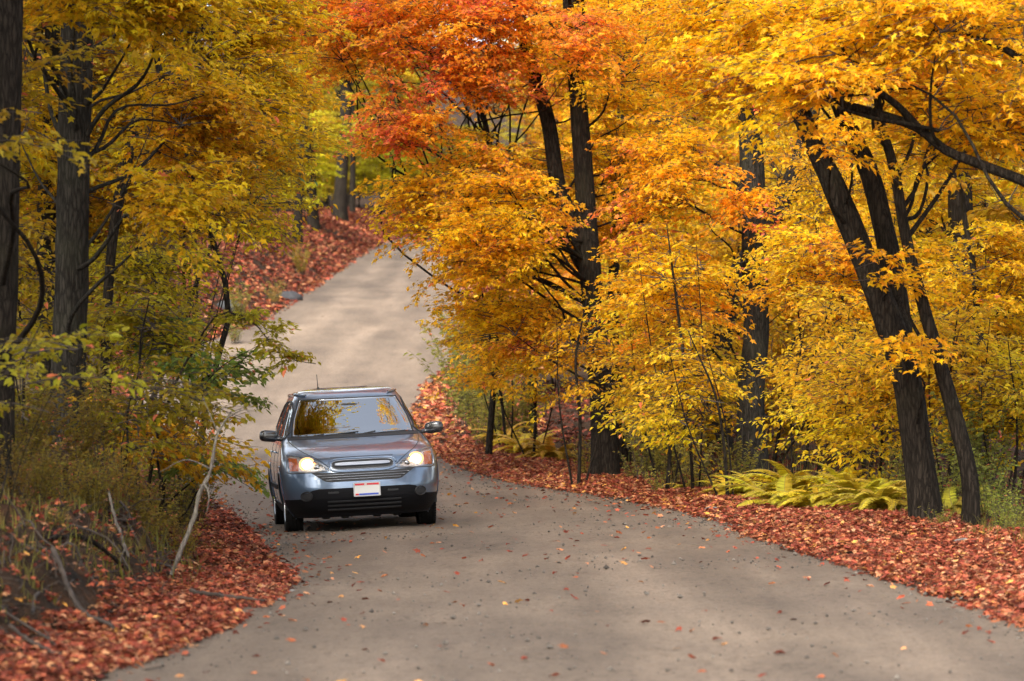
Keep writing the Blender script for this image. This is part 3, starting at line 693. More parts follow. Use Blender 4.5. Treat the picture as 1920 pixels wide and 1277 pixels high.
far = [(636, 152, 27, 'dark trunk standing at the left of the gap where the road vanishes'), (588, 138, 22, 'middle one of the dark trunks left of the gap above the far leaf bank'), (556, 128, 19, 'thin dark trunk leftmost above the far leaf bank'), (742, 182, 22, 'dark trunk behind the crest of the road')]
for i, (px, D, w, lab) in enumerate(far):
    b = gbase(px, D); h_ = b[2]
    stems = [[(*b, w * D / FPX / 2)] + [(*(b + (dx * (-1)**i, 0, dz)), w * D / FPX / 2 * k) for dx, dz, k in ((.1, 2, .85), (.3, 5, .8), (.2, 9, .7), (.5, 14, .4))]]
    c = b + np.array((0, 0, 8.0))
    tree('woodland_tree', stems, [(c, (2.2, 2.2, 2.6), 60), (b + np.array((.5, .5, 4.2)), (1.6, 1.4, .6), 12)], (.62, .44, .02), lab, seed=800 + i, shape='beech', lsize=.13, trunk_n=24)

# ---- woods further back: copies of a few source trees, each with its own trunk and crown
def source(kind, seed, shape, lsize, n, h, rw, color, loc):
    b = np.array(loc, float)
    lean = np.random.default_rng(seed).normal(0, .25, 2)
    if kind == 'tall':
        stems = [[(b[0], b[1], b[2], .17), (b[0] + .05, b[1], b[2] + h*.35, .14), (b[0] + lean[0], b[1], b[2] + h*.7, .10), (b[0] + lean[0]*2, b[1] + lean[1], b[2] + h, .03)]]
        regs = [(b + (lean[0], 0, h*.62), (rw, rw, h*.24), n), (b + (lean[0]*.4, 0, h*.33), (rw*.9, rw*.9, h*.14), n // 3), (b + (lean[0]*1.5, 0, h*.86), (rw*.8, rw*.8, h*.14), n // 2)]
    else:
        stems = [[(b[0], b[1], b[2], .035), (b[0] + .1, b[1], b[2] + h*.4, .028), (b[0] + lean[0], b[1], b[2] + h, .008)],
                 [(b[0] + .1, b[1], b[2], .025), (b[0] - .3, b[1] + .2, b[2] + h*.5, .018), (b[0] - .6, b[1], b[2] + h*.85, .006)]]
        regs = [(b + (0, 0, h*.55), (rw, rw, h*.42), n)]
    return tree('woodland_tree' if kind == 'tall' else 'woodland_sapling', stems, regs, color, None, 'tree' if kind == 'tall' else 'sapling', shape=shape, lsize=lsize, seed=seed, trunk_n=24, var=default_var(.2, .1, .9, -.05))

GT = 'tall maples standing deep in the woods'; GS = 'understory saplings in the woods'
LT = {'r': 'tall autumn tree deep in the woods to the right of the road', 'l': 'tall autumn tree deep in the woods to the left of the road', 'f': 'distant tall tree on the rise where the road disappears'}
LS = {'r': 'yellow understory sapling deep in the woods right of the road', 'l': 'olive understory sapling deep in the woods left of the road', 'f': 'distant yellow green sapling on the rise where the road disappears'}
srcT = [source('tall', 500 + i, 'beech', .13, 90, 13 + i, 2.3, GOLD, (30 + 9*i, 64, 0)) for i in range(3)]
srcS = [source('low', 520 + i, 'beech', .12, 75, 4.6 + .5*i, 1.3, YEL, (30 + 9*i, 52, 0)) for i in range(3)]
used = set()
prng = np.random.default_rng(5)
def place(src, i, x, D, s, colr, side, tall):
    z = float(H(x, D)) - .05
    key = (tall, i); lab = (LT if tall else LS)[side]; g = (GT if tall else GS) + {'r': ' right', 'l': ' left', 'f': ' far'}[side]
    if key not in used:
        used.add(key); r = src[i]; r.location = (x, D, z); r.scale = (s, s, s); r.rotation_euler = (0, 0, prng.uniform(0, 6.28)); r['label'] = lab; r['group'] = g
        for ch in r.children:
            if ch.name.startswith('crown'): ch.color = (*colr, 1)
        return r
    return copy_tree(src[i], (x, D, z), prng.uniform(0, 6.28), s, colr, lab, g)
def jit(c, rng, a=.25):
    k = np.exp(rng.normal(0, a)); return tuple(float(min(.9, v * k * np.exp(rng.normal(0, .08)))) for v in c)
def clear(x, D, m): return x > float(XR(D)) + m or x < float(XL(D)) - m
# right wood
def scatter(n, x0f, x1f, D0, D1, side, tall, colr, m, srng, sep):
    pts = []; k = 0; tries = 0
    while k < n and tries < n * 60:
        tries += 1
        D = math.sqrt(srng.uniform(D0**2, D1**2)); x = srng.uniform(px2x(x0f, D), px2x(x1f, D))
        if not clear(x, D, m) or (side == 'r' and x < float(XR(D))) or (side == 'l' and x > float(XL(D))): continue
        if any((x - a)**2 + (D - b)**2 < sep**2 for a, b in pts): continue
        pts.append((x, D)); k += 1
        place(srcT if tall else srcS, int(srng.integers(0, 3)), x, D, srng.uniform(.75, 1.15), jit(colr, srng), side, tall)
scatter(22, 1150, 2050, 62, 120, 'r', True, (.66, .34, .015), 4, np.random.default_rng(1), 2.6)
scatter(26, 1180, 2000, 58, 100, 'r', False, (.66, .40, .018), 3.0, np.random.default_rng(2), 1.8)
scatter(16, -100, 600, 58, 120, 'l', True, (.46, .36, .018), 8, np.random.default_rng(3), 2.6)
scatter(18, -80, 560, 50, 105, 'l', False, (.46, .36, .02), 5.5, np.random.default_rng(4), 1.8)
scatter(16, 850, 1300, 75, 160, 'r', True, (.80, .36, .014), 3.5, np.random.default_rng(6), 3)
scatter(10, 880, 1200, 70, 130, 'r', False, (.78, .40, .014), 2.5, np.random.default_rng(8), 2)
scatter(34, -100, 2000, 150, 260, 'f', True, (.50, .33, .016), 5, np.random.default_rng(9), 5)
scatter(30, 300, 1100, 140, 230, 'f', False, (.52, .40, .018), 3.5, np.random.default_rng(10), 3)
scatter(22, 520, 860, 135, 215, 'f', False, (.56, .44, .02), 2.2, np.random.default_rng(14), 2.2)
scatter(10, 500, 800, 150, 200, 'f', True, (.50, .38, .018), 2.5, np.random.default_rng(15), 3)
# mostly out-of-view trees, added to shade the near road and show in the windscreen
for (x, D, s) in ((-6.5, 12, 1.0), (-6.8, 24, 1.05), (7.2, 8, 1.0), (7.6, 20, 1.1), (-6.2, -4, 1), (6.8, -6, 1.0), (-6.6, 40, 1.05), (6.9, 44, 1.1), (-7.5, 50, 1.1), (9.5, 32, 1.1), (-9.5, 32, 1.15), (-6.4, 17, 1.25), (-6.9, 30, 1.3), (-7.4, 36, 1.25), (-7.6, 45, 1.3), (-6.6, 7, 1.2), (-9, 20, 1.3), (-10.5, 40, 1.3)):
    if D > 3:
        place(srcT, int(prng.integers(0, 3)), x, D, s, jit((.5, .3, .014), prng, .1), 'r' if x > 0 else 'l', True)
# ------------------------------------------------------------------ the car
zt = [.20, .26, .32, .42, .50, .60, .70, .78, .84, .89, .94, .99, 1.03, 1.07, 1.09, 1.20, 1.35, 1.50, 1.56, 1.60, 1.635, 1.66, 1.675]
cW = pchip(zt, [.80, .84, .87, .895, .905, .912, .915, .912, .905, .895, .885, .872, .858, .84, .825, .785, .728, .665, .636, .612, .57, .47, .30])
cF = pchip(zt, [-2.12, -2.19, -2.24, -2.28, -2.285, -2.27, -2.245, -2.21, -2.16, -2.04, -1.86, -1.62, -1.38, -1.13, -1.03, -.84, -.60, -.35, -.24, -.12, .06, .40, .80])
cR = pchip(zt, [2.10, 2.17, 2.20, 2.23, 2.24, 2.24, 2.22, 2.21, 2.205, 2.20, 2.19, 2.185, 2.18, 2.17, 2.165, 2.13, 2.06, 1.97, 1.92, 1.86, 1.75, 1.55, 1.2])
cDF = pchip([.2, .7, .86, 1.0, 1.09, 1.2, 1.6, 1.675], [.72, .72, .68, .6, .5, .42, .36, .2])
CN, CM = 3.5, 2.5
def car_front(x, z):
    u = np.clip(np.abs(x) / cW(z), 0, 1)
    return cF(z) + cDF(z) * (1 - (1 - u**CN)**(1 / CM))
def car_side(y, z):
    y0 = cF(z) + cDF(z); yr = cR(z) - .45
    f = np.clip((y0 - y) / cDF(z), 0, 1); r = np.clip((y - yr) / .45, 0, 1)
    return cW(z) * (1 - f**CM)**(1 / CN) * (1 - r**CM)**(1 / CN)

def shell(mb, P, off=.004, th=.012, out=None, mat=0):
    """closed thin shell over a grid of surface points"""
    du = np.gradient(P, axis=0); dv = np.gradient(P, axis=1)
    n = np.cross(du, dv); n /= np.linalg.norm(n, axis=2)[..., None] + 1e-9
    c = np.array((0, 0, .8)) if out is None else np.asarray(out)
    s = np.sign(((P - c) * n).sum(-1)); s[s == 0] = 1; n = n * s.mean().__ge__(0) * 1.0 if False else n * (1 if s.mean() >= 0 else -1)
    A = P + n * off; B = P + n * (off - th)
    nu, nv = P.shape[:2]; F = grid_faces(nu, nv)
    idx = np.arange(nu * nv).reshape(nu, nv); N0 = nu * nv
    ring = np.concatenate([idx[0, :], idx[1:, -1], idx[-1, -2::-1], idx[-2:0:-1, 0]])
    r2 = np.roll(ring, -1)
    side = np.stack([ring, r2, r2 + N0, ring + N0], 1)
    if s.mean() >= 0: F = F[:, ::-1]; side = side[:, ::-1]
    mb.add(np.concatenate([A.reshape(-1, 3), B.reshape(-1, 3)]), np.concatenate([F, F[:, ::-1] + N0, side]), mat)
    return n

def fpatch(x0, x1, zlo, zhi, nx=24, nz=8):
    x = np.linspace(x0, x1, nx)[:, None] * np.ones((1, nz)); t = np.linspace(0, 1, nz)[None]
    lo = np.array([zlo(v) for v in x[:, 0]])[:, None]; hi = np.array([zhi(v) for v in x[:, 0]])[:, None]
    z = lo + (hi - lo) * t
    return np.stack([x, car_front(x, z), z], -1)
def spatch(y0, y1, zlo, zhi, sgn, ny=30, nz=8):
    y = np.linspace(y0, y1, ny)[:, None] * np.ones((1, nz)); t = np.linspace(0, 1, nz)[None]
    lo = np.array([zlo(v) for v in y[:, 0]])[:, None]; hi = np.array([zhi(v) for v in y[:, 0]])[:, None]
    z = lo + (hi - lo) * t
    return np.stack([sgn * car_side(y, z), y, z], -1)
def mirx(P): return P * np.array((-1, 1, 1))
def lin(pts):
    a = np.array(pts, float); return lambda v: float(np.interp(v, a[:, 0], a[:, 1]))

def sblob(mb, c, r, e=.5, n=14, mat=0, rot=None):
    """rounded box (superellipsoid)"""
    u = np.linspace(-np.pi/2, np.pi/2, n); v = np.linspace(-np.pi, np.pi, 2*n, endpoint=False)
    f = lambda w, p: np.sign(w) * np.abs(w)**p
    U, V = np.meshgrid(u, v, indexing='ij')
    P = np.stack([f(np.cos(U), e) * f(np.cos(V), e) * r[0], f(np.cos(U), e) * f(np.sin(V), e) * r[1], f(np.sin(U), e) * r[2]], -1)
    if rot is not None: P = P @ np.array(rot.to_3x3()).T
    mb.add((P + np.asarray(c)).reshape(-1, 3), grid_faces(n, 2*n, True), mat)

def lathe(mb, prof, c, axis_sign=1, n=48, mat=0):
    """profile (offset along x, radius)"""
    prof = np.asarray(prof); a = np.arange(n) / n * 2 * np.pi
    P = np.stack([prof[:, 0][:, None] * axis_sign + 0 * a[None], prof[:, 1][:, None] * np.cos(a)[None], prof[:, 1][:, None] * np.sin(a)[None]], -1)
    mb.add((P + np.asarray(c)).reshape(-1, 3), grid_faces(len(prof), n, True), mat)

M_PAINT = pbr('car_paint', (.105, .148, .215), .28, .65, .5, coat=1, noise=(2.5, .12))
M_CHROME = pbr('chrome', (.26, .27, .29), .28, 1)
M_BLKPL = pbr('black_plastic', (.005, .005, .006), .55, 0, .12, bump=(150, .15))
M_RUBBER = pbr('tyre_rubber', (.010, .0095, .009), .85, 0, .12, noise=(30, .3))
M_ALLOY = pbr('alloy', (.45, .46, .47), .3, .9)
M_CLOTH = pbr('seat_cloth', (.06, .06, .062), .9)
M_DARK = pbr('dark_trim', (.010, .010, .011), .6)
M_REFL = pbr('lamp_reflector', (.55, .52, .50), .4, .5)
M_AMBER = pbr('amber_lens', (.36, .09, .03), .2, 0, .6)
M_TAIL = pbr('red_lens', (.5, .01, .01), .15, 0, .6)
M_PLATE = pbr('plate_white', (.55, .55, .52), .5); M_PRED = pbr('plate_red', (.5, .02, .03), .5); M_PBLUE = pbr('plate_blue', (.03, .07, .40), .5)
M_LAMP = emit('lamp_core', (1.0, .70, .36), 7.0); M_GLOW = emit('lamp_halo', (1.0, .42, .14), 1.1)

def glass_mat(name, tint, ior, rough=.0):
    m, nt, out = mat(name); N = nt.nodes.new; L = nt.links.new
    t = N('ShaderNodeBsdfTransparent'); t.inputs[0].default_value = (*tint, 1)
    g = N('ShaderNodeBsdfGlossy'); g.inputs['Roughness'].default_value = rough; g.inputs[0].default_value = (.96, .98, 1, 1)
    f = N('ShaderNodeFresnel'); f.inputs[0].default_value = ior; ge = N('ShaderNodeNewGeometry'); iv = N('ShaderNodeMath'); iv.operation = 'SUBTRACT'; iv.inputs[0].default_value = 1; L(ge.outputs['Backfacing'], iv.inputs[1]); mu = N('ShaderNodeMath'); mu.operation = 'MULTIPLY'; L(f.outputs[0], mu.inputs[0]); L(iv.outputs[0], mu.inputs[1])
    s = N('ShaderNodeMixShader'); L(mu.outputs[0], s.inputs[0]); L(t.outputs[0], s.inputs[1]); L(g.outputs[0], s.inputs[2]); L(s.outputs[0], out.inputs[0])
    return m
M_GLASS = glass_mat('window_glass', (.20, .24, .23), 5.5)
M_LENS = glass_mat('lamp_lens', (.96, .96, .96), 1.45)

CAR_YAW = math.radians(6.6)
car = empty('suv_car', (-1.925, 41.3, 0), 'silver grey compact SUV with headlights lit, driving toward the viewer on the dirt road', 'car')
def W2(lx, ly):
    c, s = math.cos(CAR_YAW), math.sin(CAR_YAW)
    return car.location.x + lx * c - ly * s, car.location.y + lx * s + ly * c
gz = {k: float(H(*W2(*k)) + .006) for k in ((-.8, -1.31), (.8, -1.31), (-.8, 1.31), (.8, 1.31))}
g0 = sum(gz.values()) / 4
roll = math.atan(((gz[(.8, -1.31)] + gz[(.8, 1.31)]) - (gz[(-.8, -1.31)] + gz[(-.8, 1.31)])) / 2 / 1.6)
pitch = math.atan(((gz[(.8, 1.31)] + gz[(-.8, 1.31)]) - (gz[(.8, -1.31)] + gz[(-.8, -1.31)])) / 2 / 2.62)
car.location.z = g0 - .003
car.rotation_euler = (Matrix.Rotation(CAR_YAW, 4, 'Z') @ Matrix.Rotation(-roll, 4, 'Y') @ Matrix.Rotation(pitch, 4, 'X')).to_euler()
print('car', g0, math.degrees(roll), math.degrees(pitch))

# windscreen and window outlines
def ws_u(z): return cW(z) - .068 - .03 * np.clip((1.3 - z) / .2, 0, 1)
WS0, WS1 = 1.105, 1.535
# side glass: beltline and top as functions of y
belt = lin([(-1.0, 1.07), (-.62, 1.09), (1.3, 1.135), (1.75, 1.22)])
topl = lin([(-.80, 1.115), (-.62, 1.21), (-.30, 1.415), (-.10, 1.50), (.05, 1.525), (1.0, 1.53), (1.45, 1.49), (1.78, 1.28)])
SW = [(-.72, .02), (.10, .92), (1.0, 1.70)]
# headlight outline (z over x, for the +x side)
hl_lo = lin([(.385, .722), (.50, .712), (.80, .705), (.85, .715)])
hl_hi = lin([(.385, .735), (.46, .79), (.56, .845), (.68, .892), (.80, .918), (.85, .905)])
HL0, HL1 = .385, .845

def build_body():
    mb = MB()
    zz = np.linspace(.20, 1.675, 1200); yy = cF(zz)
    s = np.concatenate(([0], np.cumsum(np.hypot(np.diff(zz) , np.diff(yy)))))
    lv = np.interp(np.linspace(0, s[-1], 118), s, zz); lv = np.unique(np.concatenate([lv, np.linspace(.2, 1.6, 60)]))
    a = np.linspace(0, np.pi/2, 36)
    q = np.sin(a)**(2/CN); k = np.cos(a)**(2/CM)
    rows_ = []
    for z in lv:
        w, f, r, d = cW(z), cF(z), cR(z), cDF(z)
        x1 = w * q; y1 = f + d - d * k
        ys = np.linspace(f + d, r - .45, 62)[1:-1]
        x3 = w * q[::-1]; y3 = (r - .45) + .45 * k[::-1]
        x = np.concatenate([x1, np.full(60, w), x3]); y = np.concatenate([y1, ys, y3])
        x = np.concatenate([x, -x[-2:0:-1]]); y = np.concatenate([y, y[-2:0:-1]])
        rows_.append(np.stack([x, y, np.full(len(x), z)], -1))
    P = np.array(rows_); nl, nc = P.shape[:2]
    F = grid_faces(nl, nc, True); V = P.reshape(-1, 3)
    C = V[F].mean(1); ax = np.abs(C[:, 0])
    kill = np.zeros(len(F), bool)
    for wy in (-1.31, 1.31): kill |= (np.hypot(C[:, 1] - wy, C[:, 2] - .345) < .405) & (ax > .5)
    front = C[:, 1] < cF(C[:, 2]) + cDF(C[:, 2]) * .8
    kill |= (C[:, 2] > WS0 + .025) & (C[:, 2] < WS1 - .02) & (ax < ws_u(C[:, 2]) - .02) & front & (C[:, 1] < .1)
    bl = np.array([belt(v) for v in C[:, 1]]); tl = np.array([topl(v) for v in C[:, 1]])
    for y0, y1 in SW:
        kill |= (C[:, 1] > y0 + .03) & (C[:, 1] < y1 - .03) & (C[:, 2] > bl + .03) & (C[:, 2] < tl - .025) & (ax > cW(C[:, 2]) * .9) & (C[:, 1] > cF(C[:, 2]) + .2)
    lo = np.array([hl_lo(v) for v in ax]); hi = np.array([hl_hi(v) for v in ax])
    kill |= (C[:, 1] < -1) & (ax > HL0 + .03) & (ax < HL1 - .015) & (C[:, 2] > lo + .012) & (C[:, 2] < hi - .012)
    kill |= (C[:, 1] > 1.4) & (C[:, 2] > 1.16) & (C[:, 2] < 1.50) & (ax < cW(C[:, 2]) * .80)
    mb.add(V, F[~kill][:, ::-1])
    base = mb.n - nc
    mb.f.append(np.array([np.arange(nc) + base])); mb.mi.append(np.zeros(1, np.int32)); mb.at.append(np.zeros((1, 4), np.float32))
    # wheel arch lips
    for wy in (-1.31, 1.31):
        for sg in (-1, 1):
            th = np.linspace(math.radians(-24), math.radians(204), 50)[:, None]; r = np.linspace(.372, .445, 5)[None]
            y = wy + r * np.cos(th); z = np.maximum(.345 + r * np.sin(th), .2)
            shell(mb, np.stack([sg * car_side(y, z), y, z], -1), off=.010, th=.05)
    # roof side ridges
    for sg in (-1, 1):
        y = np.linspace(-.12, 1.75, 30)
        zr_ = np.array([1.60 - .05 * max(0, (v - 1.3) / .5)**2 - .02 * max(0, (.1 - v) / .2) for v in y])
        tube(mb, np.stack([sg * (car_side(y, zr_) + .004), y, zr_ + .012], -1), .014, 8)
    return mb.build('body', M_PAINT, car, smooth=True)
body = build_body()

# bonnet and door gaps
mb = MB()
for sg in (-1, 1):
    pts = []
    for x, z in ((.775, 1.085), (.765, 1.05), (.735, 1.01), (.69, .965), (.62, .915), (.53, .865), (.45, .81), (.39, .755), (.36, .715)):
        pts.append((sg * x, float(car_front(x, z)) - .001, z + .001))
    P = smooth_path(np.array(pts), 30); P[:, 1] = car_front(P[:, 0], P[:, 2]) - .0005
    tube(mb, P, .0045, 5)
    for yy, za, zb in ((-.78, .36, 1.08), (.06, .34, 1.10), (.98, .50, 1.13)):
        z = np.linspace(za, zb, 12); y = np.full(12, yy) + (.06 * (z - .3) if yy < 0 else 0)
        tube(mb, np.stack([sg * (car_side(y, z) - .001), y, z], -1), .004, 5)
    y = np.linspace(-.78, 1.0, 14); tube(mb, np.stack([sg * (car_side(y, y*0 + .37) - .001), y, y*0 + .37], -1), .004, 5)
x = np.linspace(-.36, .36, 20); tube(mb, np.stack([x, car_front(x, x*0 + .862) - .0005, x*0 + .862], -1), .004, 5)
mb.build('panel_gaps', M_DARK, body)

# lower cladding
mb = MB()
ctop = lin([(-.9, .40), (-.72, .405), (-.60, .495), (-.52, .512), (.52, .512), (.60, .495), (.72, .405), (.9, .40)])
shell(mb, fpatch(-.868, .868, lambda v: .185, ctop, 70, 10), off=.008, th=.04)
for sg in (-1, 1):
    shell(mb, spatch(-2.02, -1.735, lambda v: .20, lambda v: .40, sg, 14, 6), off=.008, th=.03)
    shell(mb, spatch(-.92, .92, lambda v: .20, lambda v: .335, sg, 30, 5), off=.010, th=.05)
    shell(mb, spatch(1.735, 2.1, lambda v: .21, lambda v: .44, sg, 14, 6), off=.008, th=.03)
    # side rubbing strip
    shell(mb, spatch(-.80, .90, lambda v: .50, lambda v: .555, sg, 30, 3), off=.014, th=.02)
mb.build('lower_bumper', M_BLKPL, car, smooth=False)
mb = MB()
for sg in (-1, 1):
    c = (sg * .655, float(car_front(.655, .44)) - .012, .435)
    a = np.linspace(0, 2*np.pi, 25)[:-1]
    P = np.stack([c[0] + .062 * np.cos(a), car_front(c[0] + .062*np.cos(a), c[2] + .05*np.sin(a)) - .012, c[2] + .05*np.sin(a)], -1)
    P = np.concatenate([P, P[:1]]); tube(mb, P, .008, 6)
    q = fpatch(*sorted((sg * .60, sg * .71)), lambda v: .40, lambda v: .47, 8, 5); shell(mb, q, off=.011, th=.01)
for xx in (-.35, .33): shell(mb, fpatch(xx - .06, xx + .06, lambda v: .455, lambda v: .475, 6, 3), off=.018, th=.02)
for k in range(3):
    zc = .27 + .045 * k; shell(mb, fpatch(-.42, .42, lambda v: zc, lambda v: zc + .014, 30, 3), off=.022, th=.02)
mb.build('fog_lamp_recess', M_DARK, car)
mb = MB()    # underbody, engine tray, axle bits
sblob(mb, (0, 0, .30), (.72, 2.0, .10), .35)
for x in (-.42, -.20, .17, .40): sblob(mb, (x, -1.75, .185), (.05, .12, .035), .5, 8)
sblob(mb, (-.05, 1.9, .24), (.3, .12, .08), .5, 8)
for wy in (-1.31, 1.31): tube(mb, [(-.8, wy, .33), (.8, wy, .33)], .04, 8)
for sg in (-1, 1):
    for wy in (-1.31, 1.31):   # inner arches
        th = np.linspace(math.radians(-10), math.radians(190), 24)[:, None]; xx = np.linspace(.55, .88, 4)[None]
        P = np.stack([sg * xx + 0*th, wy + .40 * np.cos(th) + 0*xx, .345 + .40 * np.sin(th) + 0*xx], -1)
        mb.add(P.reshape(-1, 3), grid_faces(24, 4))
        a = np.linspace(0, 2*np.pi, 25)[:-1]; mb.add(np.stack([a*0 + sg*.55, wy + .40*np.cos(a), np.maximum(.345 + .40*np.sin(a), .2)], -1), [list(range(24))])
mb.build('underbody', M_DARK, car)

# grilles
mb = MB()
up = lambda s: (lambda v: .777 + s * .050 * max(0, 1 - (abs(v) / .352)**6)**(1/3))
shell(mb, fpatch(-.35, .35, up(-1), up(1), 60, 6), off=.003, th=.02)
lo_t = lin([(-.60, .712), (-.50, .700), (-.36, .690), (.36, .690), (.50, .700), (.60, .712)]); lo_b = lin([(-.60, .705), (-.44, .595), (-.38, .585), (.38, .585), (.44, .595), (.60, .705)])
shell(mb, fpatch(-.595, .595, lo_b, lo_t, 60, 6), off=.004, th=.02)
gr = mb.build('grille', M_DARK, car)
mb = MB()
b_ = lambda s: (lambda v: .776 + s * .019 * max(0, 1 - (abs(v) / .322)**8)**(1/3))
shell(mb, fpatch(-.32, .32, b_(-1), b_(1), 50, 6), off=.020, th=.03)
# bright rim round the opening
a = np.linspace(0, 2*np.pi, 80); X = .352 * np.sign(np.cos(a)) * np.abs(np.cos(a))**.35; Z = .777 + .053 * np.sign(np.sin(a)) * np.abs(np.sin(a))**.6
tube(mb, np.stack([X, car_front(X, Z) - .006, Z], -1), .0045, 6)
mb.build('chrome_bar', M_CHROME, gr, smooth=True)
mb = MB()
for k, zc in enumerate((.612, .640, .668)):
    w_ = .43 + .05 * k; x = np.linspace(-w_, w_, 40); tube(mb, np.stack([x, car_front(x, x*0 + zc) - .010, x*0 + zc], -1), .0042, 6)
mb.build('grille_slat', M_CHROME, gr, smooth=True)
# painted nose bar under the upper opening stands proud
mb = MB(); a = np.linspace(0, 2*np.pi, 80); X = .385 * np.sign(np.cos(a)) * np.abs(np.cos(a))**.4; Z = .772 + .075 * np.sign(np.sin(a)) * np.abs(np.sin(a))**.6
tube(mb, np.stack([X, car_front(X, Z) + .002, Z], -1), .012, 8); mb.build('grille_surround', M_PAINT, gr, smooth=True)

# plate
mb = MB(); px_, pz_ = .03, .487; py_ = float(car_front(.0, .487)) - .035
def box(mb, c, h, m=0):
    c = np.asarray(c, float); h = np.asarray(h, float)
    s = np.array([(-1,-1,-1),(1,-1,-1),(1,1,-1),(-1,1,-1),(-1,-1,1),(1,-1,1),(1,1,1),(-1,1,1)])
    mb.add(c + s * h, [(0,3,2,1),(4,5,6,7),(0,1,5,4),(1,2,6,5),(2,3,7,6),(3,0,4,7)], m)
box(mb, (px_, py_, pz_), (.142, .004, .068)); pl = mb.build('license_plate', M_PLATE, car)
mb = MB(); box(mb, (px_, py_ - .0052, pz_ + .057), (.138, .002, .0105), 0); box(mb, (px_ - .115, py_ - .0052, pz_ - .056), (.020, .002, .010), 0)
box(mb, (px_ + .018, py_ - .0052, pz_ - .056), (.112, .002, .010), 1); box(mb, (px_ - .015, py_ - .0080, pz_ + .058), (.014, .001, .008), 2); mb.build('plate_bands', [M_PRED, M_PBLUE, M_PLATE], pl)
mb = MB()
for s_ in (-1, 1):
    box(mb, (px_ + s_ * .148, py_ - .002, pz_), (.006, .006, .078)); box(mb, (px_, py_ - .002, pz_ + s_ * .074), (.142, .006, .006))
box(mb, (px_, py_ + .03, pz_), (.12, .025, .05)); mb.build('plate_frame', pbr('plate_frame', (.35, .35, .36), .3, .8), pl)

# headlights
for sg in (-1, 1):
    X0, X1 = HL0, HL1
    P = fpatch(X0, X1, hl_lo, hl_hi, 28, 12); P = P if sg > 0 else mirx(P)
    mb = MB(); Q = P + np.array((0, .032, 0)); Q[:, :, 0] *= .99; shell(mb, Q, off=0, th=.006)
    hl = mb.build('headlight', M_REFL, car, smooth=True)
    mb = MB(); shell(mb, P, off=.004, th=.006); mb.build('lens', M_LENS, hl, smooth=True)
    # bezel ring closes the gap to the body
    idx = [P[:, 0], P[-1, :], P[::-1, -1], P[0, ::-1]]; R_ = np.concatenate(idx); mb = MB(); tube(mb, R_ + np.array((0, .004, 0)), .011, 6)
    mb.build('bezel', M_CHROME, hl, smooth=True)
    mb = MB(); cx, cz = sg * .625, .800; cy = float(car_front(.625, .800)) + .018
    for rr, dy, mi_ in ((.080, .0, 0), (.054, -.012, 1)):  # wide outer disc is an added emissive glow round the lit core
        a = np.linspace(0, 2*np.pi, 33)[:-1]
        ring = np.stack([cx + rr * 1.15 * np.cos(a), cy + dy + .25 * rr * np.cos(a) * sg, cz + rr * np.sin(a)], -1); ring0 = ring * 1.0; ring0[:, 1] += .02
        mb.add(np.concatenate([ring, ring0]), np.concatenate([[(i, (i+1) % 32, (i+1) % 32 + 32, i + 32) for i in range(32)]]), mi_)
        mb.add(ring, [list(range(32))], mi_)
    mb.build('bulb_with_glow', [M_GLOW, M_LAMP], hl)
    mb = MB(); Q = fpatch(.735, .825, lin([(.7, .73), (.9, .73)]), lin([(.7, .87), (.9, .885)]), 6, 8); Q = Q if sg > 0 else mirx(Q); shell(mb, Q + np.array((0, .014, 0)), off=0, th=.01)
    mb.build('turn_signal', M_AMBER, hl)
    mb = MB(); c2 = (sg * .515, float(car_front(.515, .765)) + .035, .760); sblob(mb, c2, (.040, .02, .030), .9, 10); mb.build('side_lamp', M_CHROME, hl, smooth=True)

# windscreen
zz = np.linspace(WS0, WS1, 18)[None] * np.ones((30, 1)); uu = np.linspace(-1, 1, 30)[:, None] * np.ones((1, 18))
X = uu * ws_u(zz); P = np.stack([X, car_front(X, zz), zz], -1)
mb = MB(); shell(mb, P, off=.003, th=.006); ws = mb.build('windscreen', M_GLASS, car, smooth=True)
mb = MB()
for sl in (P[:, :1], P[:, -1:], P[:1, :], P[-1:, :]):
    c = sl.reshape(-1, 3); tube(mb, c + np.array((0, -.002, 0)), .012, 6)
mb.build('windscreen_seal', M_DARK, ws)
mb = MB()
x = np.linspace(-.775, .775, 40); Z0 = x*0 + 1.072
cow = np.stack([np.stack([x, car_front(x, Z0), Z0], -1), np.stack([x, car_front(x, Z0 + .035), Z0 + .035], -1)], 1); shell(mb, cow, off=.004, th=.02)
mb.build('cowl', M_DARK, car)
for (x0, z0, x1, z1) in ((-.55, 1.095, .06, 1.135), (.06, 1.10, .62, 1.12)):
    mb = MB(); x = np.linspace(x0, x1, 14); z = np.linspace(z0, z1, 14); tube(mb, np.stack([x, car_front(x, z) - .022, z], -1), .008, 5)
    tube(mb, [(x0, float(car_front(x0, z0)) - .02, z0), (x0 + .2, float(car_front(x0 + .2, z0 + .03)) - .035, z0 + .03)], .010, 6); mb.build('wiper', M_DARK, car)
